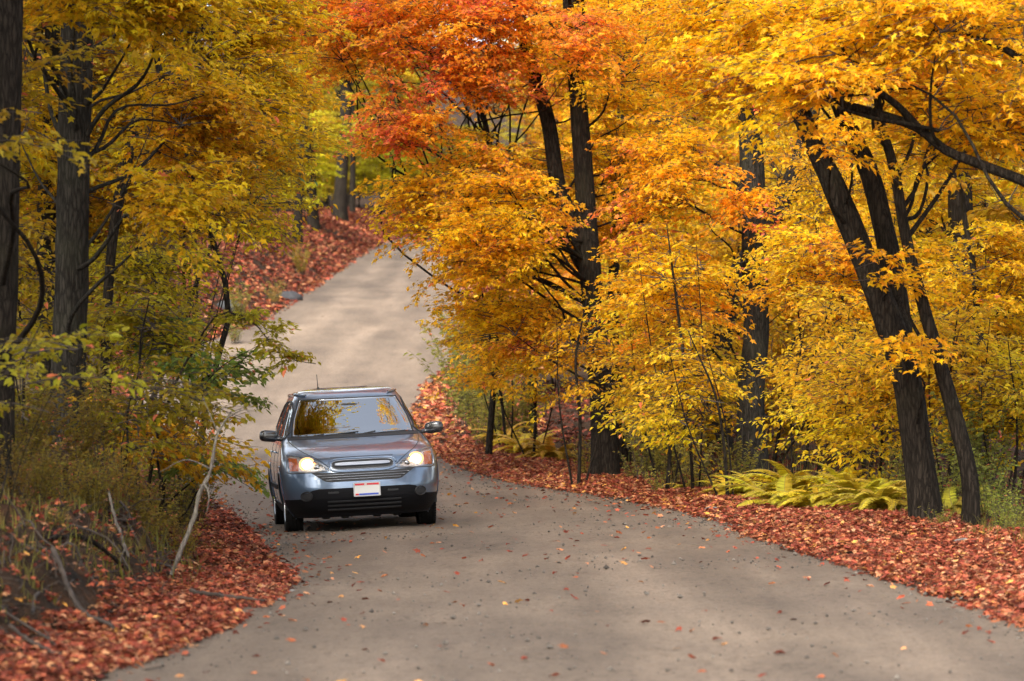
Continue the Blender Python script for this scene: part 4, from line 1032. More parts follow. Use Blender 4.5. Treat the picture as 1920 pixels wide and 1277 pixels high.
# side glass
for sg in (-1, 1):
    for (y0, y1) in SW:
        P = spatch(y0, y1, belt, topl, sg, 22, 8); mb = MB(); shell(mb, P, off=.002, th=.005); w_ = mb.build('side_window', M_GLASS, car, smooth=True)
        mb = MB(); R_ = np.concatenate([P[:, 0], P[-1, :], P[::-1, -1], P[0, ::-1]]); tube(mb, R_, .012, 5); mb.build('window_seal', M_DARK, w_)
    mb = MB()
    for yy in (.02, .90):
        P = spatch(yy + .0, yy + .09, belt, topl, sg, 3, 8); shell(mb, P, off=.004, th=.01)
    mb.build('door_pillar', M_DARK, car)
    for yy in (-.10, .80):
        mb = MB(); y = np.linspace(yy - .11, yy + .11, 10); tube(mb, np.stack([sg * (car_side(y, y*0 + .93) + .022 * np.sin(np.linspace(0.15, np.pi - .15, 10))), y, y*0 + .93], -1), .012, 6); mb.build('door_handle', M_PAINT, car, smooth=True)
    # mirrors
    mb = MB(); rt = Matrix.Rotation(math.radians(-10 * sg), 3, 'Z')
    sblob(mb, (sg * .985, -.66, 1.135), (.112, .060, .070), .62, 14, rot=Matrix.Rotation(math.radians(-6 * sg), 3, 'Y') @ rt)
    tube(mb, [(sg * .80, -.70, 1.085), (sg * .90, -.67, 1.10)], [.03, .025], 8)
    mr_ = mb.build('side_mirror', pbr('mirror_shell', (.015, .015, .017), .18, 0, .6, coat=.6), car, smooth=True)
    mb = MB(); box(mb, (sg * .985, -.597, 1.135), (.09, .003, .052)); mb.build('mirror_glass', M_CHROME, mr_)
    # tail light
    mb = MB(); shell(mb, spatch(1.93, 2.12, lambda v: 1.0, lambda v: 1.55 - (v - 1.93) * .4, sg, 8, 10), off=.006, th=.02); mb.build('tail_light', M_TAIL, car, smooth=True)
# tailgate window
zz = np.linspace(1.15, 1.51, 10)[None] * np.ones((16, 1)); uu = np.linspace(-.82, .82, 16)[:, None] * np.ones((1, 10)); X = uu * cW(zz)
Y = (cR(zz) - .45) + .45 * (1 - np.abs(uu)**CN)**(1/CM)
mb = MB(); shell(mb, np.stack([X, Y, zz], -1), off=.004, th=.006); mb.build('tailgate_window', M_GLASS, car, smooth=True)
# antenna
mb = MB(); tube(mb, [(-.26, 1.30, 1.655), (-.262, 1.34, 1.78), (-.266, 1.36, 1.85)], [.008, .004, .0035], 6); tube(mb, [(-.26, 1.28, 1.655), (-.26, 1.31, 1.69)], [.022, .010], 8); mb.build('antenna', M_DARK, car)
# interior
mb = MB(); sblob(mb, (0, -.78, .98), (.70, .28, .10), .4, 12); mb.build('dashboard', M_DARK, car, smooth=True)
for sx in (-.36, .36):
    mb = MB(); sblob(mb, (sx, .0, .72), (.25, .27, .10), .5, 12); sblob(mb, (sx, .28, 1.02), (.24, .09, .32), .5, 12, rot=Matrix.Rotation(math.radians(-12), 3, 'X')); s_ = mb.build('seat', M_CLOTH, car, smooth=True)
    mb = MB(); sblob(mb, (sx, .37, 1.42), (.13, .05, .085), .6, 10); mb.build('headrest', M_CLOTH, s_, smooth=True)
mb = MB(); sblob(mb, (0, 1.05, .95), (.62, .12, .36), .4, 12); mb.build('rear_seat', M_CLOTH, car, smooth=True)
mb = MB(); a = np.linspace(0, 2*np.pi, 33); c_, s_ = np.cos(a) * .18, np.sin(a) * .18
tube(mb, np.stack([.36 + c_, -.42 + s_ * .35, 1.02 + s_ * .92], -1), .014, 6); tube(mb, [(.36, -.42, 1.02), (.36, -.62, .94)], .03, 6); tube(mb, [(.20, -.42, 1.02), (.52, -.42, 1.02)], .015, 6); mb.build('steering_wheel', M_DARK, car)
mb = MB(); sblob(mb, (0, -.42, 1.44), (.11, .015, .035), .6, 8); mb.build('rear_view_mirror', M_DARK, car)
# wheels
def wheel(x, y):
    sg = 1 if x > 0 else -1
    c = np.array((x, y, .345)); w = .105
    prof = [(-w + .012, .215), (-w, .26), (-w + .004, .31), (-w + .022, .335)]
    for g in (-.062, -.022, .022, .062): prof += [(g - .008, .344), (g - .0065, .336), (g + .0065, .336), (g + .008, .344)]
    prof += [(w - .022, .335), (w - .004, .31), (w, .26), (w - .012, .215)]
    mb = MB(); lathe(mb, [(-.09, .20), (-.07, .19), (.06, .19), (.09, .215)], c, sg); tyre0 = None
    root = mb.build('wheel', M_ALLOY, car, smooth=True)
    mb = MB(); lathe(mb, prof, c, sg, 72); 
    a = np.arange(60) / 60 * 2 * np.pi
    for k in a:      # shoulder blocks
        for sx in (-1, 1):
            p = c + np.array((sx * .088, .339 * math.cos(k), .339 * math.sin(k)))
            t = np.array((0, -math.sin(k), math.cos(k))); r_ = np.array((0, math.cos(k), math.sin(k))); xx = np.array((1., 0, 0))
            v = [p + xx*i*.013 + t*j*.011 + r_*l*.004 for l in (-1, 1) for (i, j) in ((-1,-1),(1,-1),(1,1),(-1,1))]
            mb.add(v, [(0,3,2,1),(4,5,6,7),(0,1,5,4),(1,2,6,5),(2,3,7,6),(3,0,4,7)])
    mb.build('tyre', M_RUBBER, root, smooth=False)
    mb = MB(); fx = sg * .075
    for k in range(7):
        t = k / 7 * 2 * math.pi + .2
        d = np.array((0, math.cos(t), math.sin(t))); e = np.array((0, -math.sin(t), math.cos(t)))
        A = c + np.array((fx, 0, 0)); 
        v = [A + d*.04 + e*.022, A + d*.04 - e*.022, A + d*.205 - e*.030 + (sg*.006,0,0), A + d*.205 + e*.030 + (sg*.006,0,0)]
        v += [q - np.array((sg*.03, 0, 0)) for q in v]
        mb.add(v, [(0,1,2,3),(7,6,5,4),(0,4,5,1),(1,5,6,2),(2,6,7,3),(3,7,4,0)])
    lathe(mb, [(.045, .001), (.085, .02), (.085, .045), (.06, .055), (.04, .055)], c, sg, 24); lathe(mb, [(.06, .225), (.095, .222), (.098, .212), (.09, .198), (.06, .19)], c, sg, 48)
    mb.build('rim', M_ALLOY, root)
    mb = MB(); lathe(mb, [(.02, .0), (.02, .15), (.0, .15), (.0, .0)], c, sg, 32); mb.build('brake_disc', M_DARK, root)
for x in (-.775, .775):
    for y in (-1.31, 1.31): wheel(x, y)
# ------------------------------------------------------------------ ground cover
def litter_material():
    m, nt, out = mat('fallen_leaf'); N = nt.nodes.new; L = nt.links.new
    a = N('ShaderNodeAttribute'); a.attribute_name = 'leafvar'; sp = N('ShaderNodeSeparateXYZ'); L(a.outputs['Vector'], sp.inputs[0])
    r = N('ShaderNodeValToRGB'); e = r.color_ramp.elements
    e[0].position = 0; e[0].color = (.05, .018, .010, 1); e[1].position = 1; e[1].color = (.62, .30, .06, 1)
    for p, c in ((.20, (.12, .028, .014)), (.38, (.19, .036, .020)), (.54, (.33, .075, .040)), (.68, (.36, .12, .045)), (.84, (.40, .20, .11))):
        x = r.color_ramp.elements.new(p); x.color = (*c, 1)
    L(sp.outputs[0], r.inputs[0])
    h = N('ShaderNodeHueSaturation'); mr = N('ShaderNodeMapRange'); mr.inputs[3].default_value = .55; mr.inputs[4].default_value = 1.4
    L(sp.outputs[1], mr.inputs[0]); L(mr.outputs[0], h.inputs['Value']); L(r.outputs[0], h.inputs['Color'])
    b = N('ShaderNodeBsdfPrincipled'); b.inputs['Roughness'].default_value = .6; b.inputs['Specular IOR Level'].default_value = .2
    L(h.outputs[0], b.inputs['Base Color'])
    t = N('ShaderNodeBsdfTranslucent'); L(h.outputs[0], t.inputs[0]); ms = N('ShaderNodeMixShader'); ms.inputs[0].default_value = .12
    L(b.outputs[0], ms.inputs[1]); L(t.outputs[0], ms.inputs[2]); L(ms.outputs[0], out.inputs[0]); return m
M_FALL = litter_material()
crng = np.random.default_rng(99)

def lay_leaves(mb, X, D, size, bias, lift=.05, tilt=.5):
    n = len(X); g = H(X, D); z = g + crng.uniform(.024, .016 + lift, n)
    a = crng.uniform(0, 6.28, n); T = np.stack([np.cos(a), np.sin(a), crng.normal(0, .3, n)], 1)
    Nn = np.stack([crng.normal(0, tilt, n), crng.normal(0, tilt, n), np.ones(n)], 1)
    v = np.clip(crng.beta(1.7, 1.9, n) + bias, 0, 1)
    put_leaves(mb, np.stack([X, D, z], 1), T, Nn, size * crng.uniform(.6, 1.3, n), np.stack([v, crng.random(n), crng.random(n)], 1), 'maple', crng)

def band(n, D0, D1, t0, t1, side, power=1.0):
    D = np.sqrt(crng.uniform(D0**2, D1**2, n)) if D1 / D0 > 1.5 else crng.uniform(D0, D1, n)
    t = t0 + (t1 - t0) * crng.random(n)**power
    x = XR(D) + t if side == 'r' else XL(D) - t
    return x, D, t
mb = MB()
# dense carpets along both edges
for (n, D0, D1, t0, t1, side, sz, bias, pw) in (
    (44000, 16, 36, -.12, 2.0, 'r', .050, .02, 1.0), (42000, 36, 62, -.10, 1.9, 'r', .056, .06, 1.0), (9000, 62, 98, -.1, 2.6, 'r', .11, .12, 1.0),
    (19000, 14, 30, -.12, .9, 'l', .05, -.04, 1.0), (12000, 30, 46, -.1, 1.0, 'l', .058, -.10, 1.0), (3800, 18, 34, .85, 2.6, 'l', .05, .05, 1.0),
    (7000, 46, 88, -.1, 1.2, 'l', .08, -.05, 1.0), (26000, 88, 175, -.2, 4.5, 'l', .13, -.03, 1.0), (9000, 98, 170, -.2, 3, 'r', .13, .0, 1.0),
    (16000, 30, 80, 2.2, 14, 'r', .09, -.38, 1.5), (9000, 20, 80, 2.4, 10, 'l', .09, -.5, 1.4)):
    x, D, t = band(n, D0, D1, t0, t1, side, pw)
    edge = crng.random(n) < np.clip((t + .22 + .45 * fbm(x / .5, D / .7, 61, 2)) / .35, .04, 1)
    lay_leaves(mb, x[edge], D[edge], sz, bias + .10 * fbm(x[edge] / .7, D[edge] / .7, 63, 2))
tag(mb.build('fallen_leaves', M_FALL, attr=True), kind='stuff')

# loose leaves on the road
mb = MB(); n = 560
D = np.sqrt(crng.uniform(15**2, 62**2, n)); u = crng.random(n); x = XL(D) + (XR(D) - XL(D)) * u
lay_leaves(mb, x, D, .062, .14, .022, .28)
n = 900; D = np.sqrt(crng.uniform(15**2, 60**2, n)); s = crng.random(n) < .5; t = crng.exponential(.28, n); x = np.where(s, XL(D) + t, XR(D) - t)
lay_leaves(mb, x, D, .052, .0, .03, .4)
tag(mb.build('scattered_leaves', M_FALL, attr=True), kind='stuff')

# clods and gravel
mb = MB(); n = 12000
D = np.sqrt(crng.uniform(14**2, 56**2, n)); w = crng.random(n)
u = np.where(w < .45, crng.beta(.35, .35, n), crng.random(n)); x = XL(D) + (XR(D) - XL(D)) * u; ed = crng.random(n) < .3; x = np.where(ed, np.where(crng.random(n) < .5, XL(D) + crng.normal(.02, .16, n), XR(D) + crng.normal(-.02, .14, n)), x)
cl = fbm(x / .9, D / 1.6, 71, 2); k = ed | (crng.random(n) < np.clip(.2 + 1.6 * cl, .03, 1)); x, D = x[k], D[k]; n = len(x)
big = crng.lognormal(-4.6, .45, n); big = np.minimum(big, .035)
OV = np.array([(1,0,0),(0,1,0),(-1,0,0),(0,-1,0),(0,0,.75),(0,0,-.5)]); OF = np.array([(0,1,4),(1,2,4),(2,3,4),(3,0,4),(1,0,5),(2,1,5),(3,2,5),(0,3,5)])
a = crng.uniform(0, 6.28, n); ca, sa = np.cos(a), np.sin(a)
V = OV[None] * crng.uniform(.6, 1.3, (n, 6, 3)) * big[:, None, None]
V = np.stack([V[..., 0]*ca[:, None] - V[..., 1]*sa[:, None], V[..., 0]*sa[:, None] + V[..., 1]*ca[:, None], V[..., 2]], -1) + np.stack([x, D, H(x, D) + .026], 1)[:, None]
vv = np.zeros((n, 4)); vv[:, 0] = crng.random(n); vv[:, 1] = crng.random(n)
mb.add(V.reshape(-1, 3), (OF[None] + (np.arange(n) * 6)[:, None, None]).reshape(-1, 3), 0, np.repeat(vv, 8, 0))
m, nt, out = mat('clod'); aa = nt.nodes.new('ShaderNodeAttribute'); aa.attribute_name = 'leafvar'; sp = nt.nodes.new('ShaderNodeSeparateXYZ'); nt.links.new(aa.outputs['Vector'], sp.inputs[0])
r = nt.nodes.new('ShaderNodeValToRGB'); r.color_ramp.elements[0].color = (.035, .028, .022, 1); r.color_ramp.elements[1].color = (.14, .12, .10, 1); nt.links.new(sp.outputs[0], r.inputs[0])
b = nt.nodes.new('ShaderNodeBsdfPrincipled'); b.inputs['Roughness'].default_value = .9; nt.links.new(r.outputs[0], b.inputs['Base Color']); nt.links.new(b.outputs[0], out.inputs[0])
tag(mb.build('gravel', m, attr=True), kind='stuff')

# ------------------------------------------------------------------ ferns
def fern_source(seed, label, group, nf=20):
    nf = int(nf * 2.2)
    r = np.random.default_rng(seed); root = empty('fern', (0, 0, 0), label, 'fern', group); lf = MB(); stx = MB()
    for k in range(nf):
        az = k / nf * 6.283 * 2.4 + r.normal(0, .2); L_ = r.uniform(.45, .95); el = r.uniform(.6, 1.2) if k % 3 else r.uniform(.9, 1.4)
        n = 16; u = np.linspace(0, 1, n); ang = el - u * r.uniform(1.3, 2.1)
        dr = np.cos(ang) * L_ / n; dz = np.sin(ang) * L_ / n
        R_ = np.cumsum(dr); Z_ = np.cumsum(dz); bend = r.normal(0, .25)
        A = az + bend * u**2
        P = np.stack([R_ * np.cos(A), R_ * np.sin(A), Z_], 1)
        tube(stx, P, np.linspace(.005, .0015, n), 3, cap=False)
        m_ = 50; uu = np.linspace(.16, .985, m_); Q = np.stack([np.interp(uu, u, P[:, i]) for i in range(3)], 1)
        T = np.gradient(Q, axis=0); T /= np.linalg.norm(T, axis=1)[:, None]
        S = np.cross(T, (0, 0, 1)); S /= np.linalg.norm(S, axis=1)[:, None]; Up = np.cross(S, T)
        ln = .115 * L_ * np.sin(np.clip((uu * 1.02)**.55, 0, 1) * np.pi)**.8 + .012
        for sg in (-1, 1):
            d = S * sg * .9 + T * .42 + Up * r.normal(-.12, .10, (m_, 1)); d /= np.linalg.norm(d, axis=1)[:, None]
            wv = np.cross(d, Up); wv /= np.linalg.norm(wv, axis=1)[:, None]
            # toothed pinna: 3 lobes each side
            K = [(0, .0), (.15, .12), (.28, .07), (.42, .11), (.55, .06), (.68, .08), (1, 0), (.68, -.08), (.55, -.06), (.42, -.11), (.28, -.07), (.15, -.12)]
            V = np.stack([Q + d * ln[:, None] * a + wv * ln[:, None] * b * 1.15 - Up * (a * a * .18 * ln)[:, None] for a, b in K], 1)
            F = np.array([(0, 1, 11), (1, 2, 10), (1, 10, 11), (2, 3, 9), (2, 9, 10), (3, 4, 8), (3, 8, 9), (4, 5, 7), (4, 7, 8), (5, 6, 7)])
            v = np.zeros((m_, 4)); v[:, 0] = np.clip(.5 + .2 * r.standard_normal(m_) + r.normal(0, .12), 0, 1); v[:, 1] = r.random() * .8 + .1; v[:, 2] = (r.random() < .08) * .7
            lf.add(V.reshape(-1, 3), (F[None] + (np.arange(m_) * 12)[:, None, None]).reshape(-1, 3), 0, np.repeat(v, 10, 0))
    o = stx.build('stem', pbr('fern_stem', (.22, .17, .04), .7), root); o2 = lf.build('frond', M_FERN, root, attr=True); o2.color = (.46, .40, .025, 1)
    return root
GF = 'yellow green ferns under the roadside maples'
fs = [fern_source(600 + i, None, GF, 18 + 3 * i) for i in range(3)]
fern_at = [(1375, 43.5, .75, 'small fern at the left end of the fern bank', (.48, .40, .03)), (1432, 42.3, 1.0, 'arching yellow green fern near the left end of the fern bank', (.46, .42, .025)),
           (1500, 41.5, 1.15, 'tallest yellow fern at the back of the fern bank', (.56, .46, .025)), (1545, 39.6, 1.1, 'broad bright fern in the middle of the fern bank', (.58, .48, .03)),
           (1470, 40.2, .95, 'low fern leaning toward the leaf strip in the fern bank', (.42, .38, .03)), (1605, 38.4, 1.05, 'full fern just left of the thick leaning maple', (.54, .46, .03)),
           (1650, 37.2, .95, 'fern touching the foot of the thick leaning maple', (.46, .38, .03)), (1585, 41.5, 1.1, 'fern standing behind the middle of the fern bank', (.44, .38, .025)),
           (1790, 36.5, .8, 'fern between the thick leaning maple and the thin curving stem', (.40, .36, .03)), (1300, 47, .7, 'fern under the grey barked maple', (.42, .34, .03)),
           (945, 60.5, .9, 'golden fern nearest the road bend', (.58, .42, .025)), (985, 59, 1.0, 'golden fern below the pale bare stem', (.60, .42, .025)), (1035, 57, 1.0, 'brownish gold fern left of the forked maple', (.50, .32, .035))]
for i, (px, D, s, lab, c) in enumerate(fern_at):
    s *= .98; c = (min(.9, c[0] * 1.15), c[1] * 1.05, c[2])
    x = px2x(px, D); z = float(H(x, D)) - .02
    if i < 3:
        r_ = fs[i]; r_.location = (x, D, z); r_.scale = (s, s, s); r_.rotation_euler = (0, 0, i * 1.3); r_['label'] = lab
        for ch in r_.children:
            if ch.name.startswith('frond'): ch.color = (*c, 1)
    else: copy_tree(fs[i % 3], (x, D, z), crng.uniform(0, 6), s, c, lab, GF, tiltv=(crng.normal(0, .08), crng.normal(0, .08)))

# ------------------------------------------------------------------ weeds and shrubs
def weed_source(seed, h, n=26, lsize=.05, spread=.5, curve=.3):
    r = np.random.default_rng(seed); root = empty('weed_clump', (0, 0, 0), None, 'weeds'); lf = MB(); sx = MB()
    P = []; T = []
    for k in range(n):
        az = r.uniform(0, 6.28); rr = r.uniform(0, .18); hh = h * r.uniform(.55, 1.1); out_ = spread * r.uniform(.1, 1) * hh
        b = np.array((rr * math.cos(az), rr * math.sin(az), 0)); u = np.linspace(0, 1, 7)
        Q = b + np.stack([out_ * u**1.6 * math.cos(az), out_ * u**1.6 * math.sin(az), hh * (u - curve * .4 * u**3)], 1) + np.cumsum(r.normal(0, .008, (7, 3)), 0)
        tube(sx, Q, np.linspace(.0045, .0015, 7), 3, cap=False)
        m_ = int(hh / .035)
        for j in range(m_):
            v = .18 + .82 * (j + r.random()) / m_; q = np.array([np.interp(v, u, Q[:, i]) for i in range(3)]); a = r.uniform(0, 6.28)
            P.append(q + r.normal(0, .015, 3)); T.append((math.cos(a), math.sin(a), r.uniform(-.5, .6)))
    P = np.array(P); T = np.array(T); n_ = len(P); Nn = r.normal(0, .5, (n_, 3)); Nn[:, 2] += 1
    put_leaves(lf, P, T, Nn, lsize * r.uniform(.6, 1.3, n_), default_var(.2)(P, np.arange(n_), r), 'beech', r)
    sx.build('stem', M_TWIG, root); o = lf.build('foliage', M_LEAF, root, attr=True); o.color = (.28, .25, .03, 1); return root
GW = 'weeds and low shrubs along the verge'
wsrc = [weed_source(700, .9, 30, .055), weed_source(701, 1.3, 34, .06), weed_source(702, .6, 26, .045, .8), weed_source(703, 1.6, 30, .07, .6)]
weeds = [
 (882, 66, 1.50, 3, (.26, .24, .05), 'tall dull green weeds at the inside of the bend'), (915, 64, 1.35, 1, (.30, .26, .05), 'olive shrub right of the tallest weeds at the bend'), (868, 70, 1.60, 3, (.30, .27, .06), 'greyish green weeds where the right edge meets the far road'),
 (940, 62, 1.30, 1, (.32, .27, .05), 'rounded olive shrub above the golden ferns'), (905, 61, 0.95, 0, (.36, .28, .05), 'low tan shrub on the leaf edge behind the right mirror'), (980, 62, 1.20, 1, (.28, .24, .04), 'shrub hiding the foot of the pale bare stem'),
 (1215, 50, 1.10, 1, (.32, .28, .06), 'tan weeds right of the forked maple foot'), (1265, 48, 1.10, 1, (.36, .31, .06), 'broad pale weeds between the forked maple and the fern bank'), (1310, 46, 0.90, 0, (.34, .28, .05), 'short pale weeds left of the fern bank'),
 (1185, 51, 0.80, 2, (.30, .26, .05), 'small weeds against the forked maple foot'), (1240, 46.5, 0.70, 2, (.36, .30, .05), 'small weed tuft on the leaf strip edge right of the forked maple'), (1385, 45, 0.90, 0, (.28, .24, .04), 'weeds under the grey barked maple'),
 (1780, 37, 0.90, 0, (.30, .30, .05), 'green weeds behind the thin curving stem'), (1860, 35, 0.80, 0, (.26, .28, .05), 'green weeds at the foot of the right edge saplings'), (1905, 34.2, 0.70, 2, (.28, .29, .05), 'low green weeds nearest the right edge'), (1840, 38, 1.10, 1, (.22, .22, .04), 'dark green shrub in the shade at the right edge'),
 (1700, 39, 0.90, 0, (.30, .28, .05), 'weeds half hidden behind the thick leaning maple'), (1100, 53, 0.80, 0, (.40, .28, .04), 'ochre weeds left of the forked maple foot'),
 (25, 27, 0.47, 1, (.26, .20, .035), 'brownish weeds at the left edge'), (90, 28.5, 0.50, 1, (.24, .21, .035), 'olive weeds below the big left trunk'), (150, 30, 0.55, 3, (.26, .21, .03), 'tall olive weeds right of the big left trunk foot'),
 (205, 29, 0.45, 0, (.30, .22, .03), 'ochre weeds behind the small forked dead stick'), (260, 30, 0.50, 1, (.28, .23, .035), 'dense olive weeds left of the long dead branch'), (310, 31.5, 0.47, 0, (.30, .24, .035), 'weeds just behind the long dead branch'),
 (350, 32.5, 0.45, 2, (.28, .24, .035), 'short weeds on the road side of the long dead branch'), (395, 33.5, 0.35, 2, (.26, .22, .035), 'weed tuft hanging over the left road edge'), (60, 31, 0.60, 3, (.22, .17, .03), 'shadowed weeds behind the left edge'),
 (230, 33, 0.55, 1, (.26, .21, .03), 'weeds in the shade beside the orange gold sapling'), (330, 36, 1.00, 1, (.22, .22, .04), 'green weeds under the reaching green branches'), (360, 40, 0.90, 0, (.22, .20, .04), 'weeds by the left road edge level with the car'),
 (520, 104, .9, 0, (.34, .27, .06), 'pale grass clump on the bank above the far left road edge'), (440, 92, .9, 0, (.28, .26, .05), 'dull green clump at the left end of the far leaf bank'), (565, 118, .8, 3, (.40, .28, .05), 'ochre clump on the far left bank'), (450, 97, .8, 3, (.30, .25, .05), 'tall clump behind the far leaf bank'),
 (330, 82, .9, 3, (.26, .22, .04), 'weeds left of the road beyond the car'),
 (15, 28.5, .55, 0, (.34, .30, .04), 'yellow green shrub at the left edge above the cut bank'), (70, 27.5, .5, 1, (.30, .27, .04), 'bushy shrub right of the left edge above the cut bank'), (120, 28, .55, 0, (.36, .30, .04), 'bushy yellow green shrub on the bank under the big left trunk'),
 (175, 28.5, .5, 1, (.32, .29, .04), 'leafy shrub at the lip of the bank left of the crooked grey stick'), (225, 29.5, .6, 0, (.38, .31, .04), 'yellow shrub behind the crooked grey stick'), (285, 29.5, .5, 1, (.32, .29, .04), 'round shrub between the crooked stick and the long dead branch'),
 (40, 30, .7, 1, (.26, .24, .035), 'taller olive shrub second from the left edge'), (190, 31.5, .75, 1, (.30, .27, .04), 'taller shrub behind the bank lip'), (340, 30.5, .5, 0, (.34, .29, .04), 'low shrub on the road side foot of the bank'), (100, 26, .4, 2, (.30, .26, .04), 'small tuft hanging over the cut bank at left'), (200, 26.5, .4, 2, (.32, .28, .04), 'small tuft hanging over the middle of the cut bank'),
 (1880, 33, .5, 0, (.32, .34, .05), 'low leafy green plant at the right edge beside the leaf strip'), (1760, 33.8, .4, 2, (.36, .34, .05), 'little green tuft between the two right trunks'), (1915, 32, .45, 2, (.34, .33, .05), 'green tuft cut by the right edge'),
]
useds = set()
for i, (px, D, s, k, c, lab) in enumerate(weeds):
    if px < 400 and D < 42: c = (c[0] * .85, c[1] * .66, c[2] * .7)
    x = px2x(px, D)
    if x < XL(D) + .2 and x > XL(D) - .35: x = float(XL(D)) - .35
    z = float(H(x, D)) - .02
    if k not in useds:
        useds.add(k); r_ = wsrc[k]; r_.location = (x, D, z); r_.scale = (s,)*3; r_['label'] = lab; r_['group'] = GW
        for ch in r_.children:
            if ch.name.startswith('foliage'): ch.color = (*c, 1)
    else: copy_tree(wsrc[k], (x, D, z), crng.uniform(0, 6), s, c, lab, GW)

# grass on the left bank and at a few verges
mb = MB()
def blades(n, D0, D1, t0, t1, side, h):
    x, D, t = band(n, D0, D1, t0, t1, side)
    cl = fbm(x / .5, D / .5, 81, 2); k = crng.random(n) < np.clip(.5 + 1.3 * cl, .05, 1); x, D = x[k], D[k]; n = len(x)
    z = H(x, D); hh = h * crng.uniform(.4, 1.2, n); a = crng.uniform(0, 6.28, n); ln = crng.uniform(.1, .7, n) * hh
    dx, dy = np.cos(a), np.sin(a); wd = crng.uniform(.003, .006, n)
    def P(u): return np.stack([x + dx * ln * u**2, D + dy * ln * u**2, z + hh * (u - .25 * u**3)], 1)
    wv = np.stack([-dy, dx, 0*dx], 1) * wd[:, None]
    V = np.stack([P(0) - wv, P(0) + wv, P(.5) + wv * .8, P(.5) - wv * .8, P(.8) + wv * .5, P(.8) - wv * .5, P(1)], 1)
    F4 = np.array([(0, 1, 2, 3), (3, 2, 4, 5)]); F3 = np.array([(5, 4, 6)])
    v = np.zeros((n, 4)); v[:, 0] = np.clip(crng.normal(.5, .22, n), 0, 1); v[:, 1] = crng.random(n)
    b = mb.n; o = (np.arange(n) * 7)[:, None, None]
    mb.add(V.reshape(-1, 3), (F4[None] + o).reshape(-1, 4), 0, np.repeat(v, 2, 0))
    mb.f.append((F3[None] + o).reshape(-1, 3) + b); mb.mi.append(np.zeros(n, np.int32)); mb.at.append(v.astype(np.float32))
blades(20000, 18, 40, 1.5, 5.5, 'l', .22); blades(2500, 18, 34, 1.0, 1.7, 'l', .2); blades(2200, 30, 38, 1.6, 4, 'r', .28); blades(2500, 28, 44, .7, 1.8, 'l', .30); blades(2500, 44, 80, 1.0, 4, 'l', .5); blades(2500, 34, 60, 2.2, 6, 'r', .4)
o = mb.build('grass', M_LEAF, attr=True); o.color = (.20, .17, .035, 1); tag(o, kind='stuff')

# ------------------------------------------------------------------ dead wood, roots, stones
def stick(name, label, cat, pts, bark, twigs=(), group=None, sides=9):
    P = smooth_path(np.array(pts, float), 30); root_loc = P[0, :3].copy(); P[:, 3] = np.maximum(P[:, 3], .002); mb = MB(); r_ = np.random.default_rng(len(label))
    P[:, :3] += np.cumsum(r_.normal(0, .004, (30, 3)), 0); tube(mb, P[:, :3], P[:, 3] * (1 + .12 * r_.standard_normal(30)), sides)
    for t in twigs: Q = smooth_path(np.array(t, float), 10); tube(mb, Q[:, :3], Q[:, 3], 6)
    o = mb.build(name, bark, smooth=True, origin=root_loc); o.location = Vector(root_loc); tag(o, label, cat, group); return o
def s4(px, py, D, w): return (*at(px, py, D), w * D / FPX / 2 * .72)
stick('dead_branch', 'long pale dead branch standing curved out of the left bank', 'branch', [s4(322, 1075, 28.4, 11), s4(345, 1020, 28.4, 12), s4(368, 960, 28.4, 11), s4(380, 915, 28.4, 11), s4(398, 885, 28.4, 9), s4(404, 840, 28.4, 8), s4(416, 800, 28.4, 6), s4(436, 765, 28.4, 4)], M_DEAD,
      [[s4(383, 905, 28.4, 7), s4(392, 935, 28.2, 4), s4(388, 960, 28.2, 2)], [s4(425, 785, 28.4, 4), s4(455, 768, 28.3, 3), s4(480, 770, 28.2, 1.5), s4(505, 742, 28.2, 1)], [s4(398, 880, 28.4, 4), s4(350, 862, 28.5, 3), s4(300, 885, 28.6, 1.5)], [s4(410, 815, 28.4, 4), s4(395, 780, 28.4, 2.5), s4(380, 745, 28.4, 1.2)]])
stick('dead_branch', 'short crooked grey stick standing left of the long dead branch', 'branch', [s4(252, 1070, 27, 9), s4(240, 1040, 27, 9), s4(228, 1005, 27, 8), s4(214, 965, 27, 7), s4(210, 925, 27, 6)], M_DEAD, [[s4(236, 1025, 27, 5), s4(226, 1050, 26.8, 4), s4(232, 1075, 26.6, 3)]])
def onground(px, D, lift, w):
    x = px2x(px, D); return (x, D, float(H(x, D)) + lift, w)
stick('fallen_log', 'thin fallen log lying along the top of the left bank', 'log', [onground(-40, 25.5, .08, .026), onground(30, 25.9, .03, .025), onground(90, 25.4, .06, .022), onground(150, 25.9, .03, .02), onground(240, 26.6, .04, .012)], M_BARK)
stick('fallen_stick', 'grey stick lying down the dark face of the left bank', 'branch', [onground(100, 24.2, .12, .018), onground(150, 23.2, .08, .017), onground(215, 22.2, .06, .012)], M_TWIG)
stick('fallen_stick', 'dark stick lying across the red leaves near the left road edge', 'branch', [onground(360, 26.6, .10, .016), onground(430, 26.0, .06, .015), onground(500, 25.7, .05, .010)], M_TWIG)
stick('fallen_stick', 'thin stick poking from the leaves at the lower left', 'branch', [onground(20, 21.5, .12, .014), onground(80, 21.0, .08, .012), onground(150, 20.7, .05, .006)], M_TWIG)
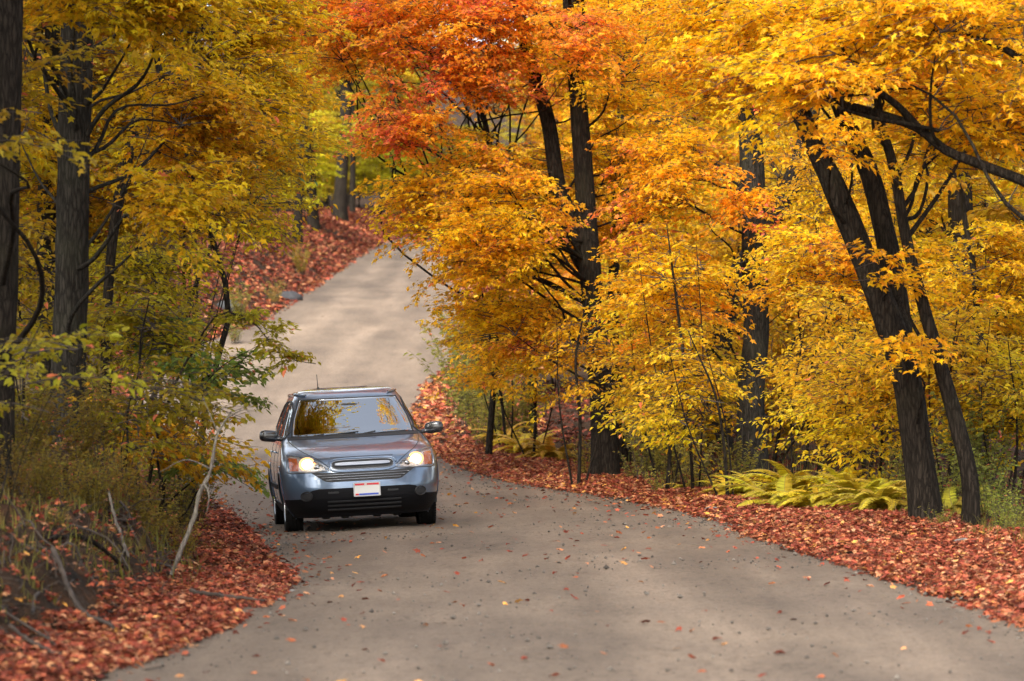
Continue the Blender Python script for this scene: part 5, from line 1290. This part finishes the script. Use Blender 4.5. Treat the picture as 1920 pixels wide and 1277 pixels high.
# fine dead brush over the cut bank and under the weeds
mb = MB(); n = 1500; rr = np.random.default_rng(12)
D = rr.uniform(18, 38, n); t = rr.uniform(.75, 3.4, n); x = XL(D) - t; z = H(x, D); a = rr.uniform(0, 6.28, n); L_ = rr.lognormal(-1.5, .5, n); el = rr.normal(.35, .4, n)
d = np.stack([np.cos(a)*np.cos(el), np.sin(a)*np.cos(el), np.sin(el)], 1); P0 = np.stack([x, D, z + rr.uniform(-.01, .05, n)], 1)
P = np.stack([P0, P0 + d*L_[:, None]*.35 + rr.normal(0, .02, (n, 3)), P0 + d*L_[:, None]*.7 + rr.normal(0, .03, (n, 3)), P0 + d*L_[:, None]], 1)
tubes_batch(mb, P, rr.uniform(.0018, .0055, n)[:, None] * np.array((1, .8, .6, .35))[None], 4)
tag(mb.build('brushwood', M_TWIG), kind='stuff')
# exposed roots on the cut bank
mb = MB(); rr = np.random.default_rng(4)
for k in range(46):
    D0 = rr.uniform(20, 34); t0 = rr.uniform(.9, 2.3); x0 = float(XL(D0)) - t0; pts = []
    dx, dy = rr.normal(.28, .25), rr.normal(-.25, .5); n = 6; r0 = rr.uniform(.004, .017)
    for j in range(n):
        xx, yy = x0 + dx * j / 2 + rr.normal(0, .04), D0 + dy * j / 2 + rr.normal(0, .05)
        pts.append((xx, yy, float(H(xx, yy)) + rr.uniform(-.02, .07), r0 * (1 - j / n * .7)))
    P = smooth_path(np.array(pts), 14); tube(mb, P[:, :3], P[:, 3], 6)
o = mb.build('tree_roots', M_TWIG, smooth=True); tag(o, 'tangle of dark roots bared on the cut left bank', 'roots', kind='stuff')

def rock(px, D, r, col, label, lift=.3):
    x = px2x(px, D); u = np.linspace(-np.pi/2, np.pi/2, 12); v = np.linspace(0, 2*np.pi, 18, endpoint=False); U, V = np.meshgrid(u, v, indexing='ij')
    d = np.stack([np.cos(U)*np.cos(V), np.cos(U)*np.sin(V), np.sin(U)], -1); s = int(px)
    k = 1 + .3 * fbm(d[..., 0]*1.6 + s, d[..., 1]*1.6 + d[..., 2]*1.3, s, 3)
    P = d * k[..., None] * np.array((r, r * .8, r * .55)); mb = MB(); mb.add(P.reshape(-1, 3), grid_faces(12, 18, True))
    o = mb.build('stone', pbr('stone', col, .85, noise=(9, .35), bump=(25, .6)), smooth=True); o.location = (x, D, float(H(x, D)) + r * lift * .5); tag(o, label, 'stone')
rock(1335, 40.5, .11, (.13, .13, .13), 'small grey stone half buried in the right leaf strip below the ferns'); rock(1806, 32.2, .10, (.12, .125, .125), 'grey stone in the leaves below the thin curving stem')
rock(548, 27.6, .05, (.16, .15, .14), 'pebble at the left road edge beside the leaf strip'); rock(430, 98, .4, (.03, .032, .035), 'bluish dark boulder on the far left bank'); rock(543, 107, .45, (.03, .03, .034), 'dark boulder beside the far leaf bank')
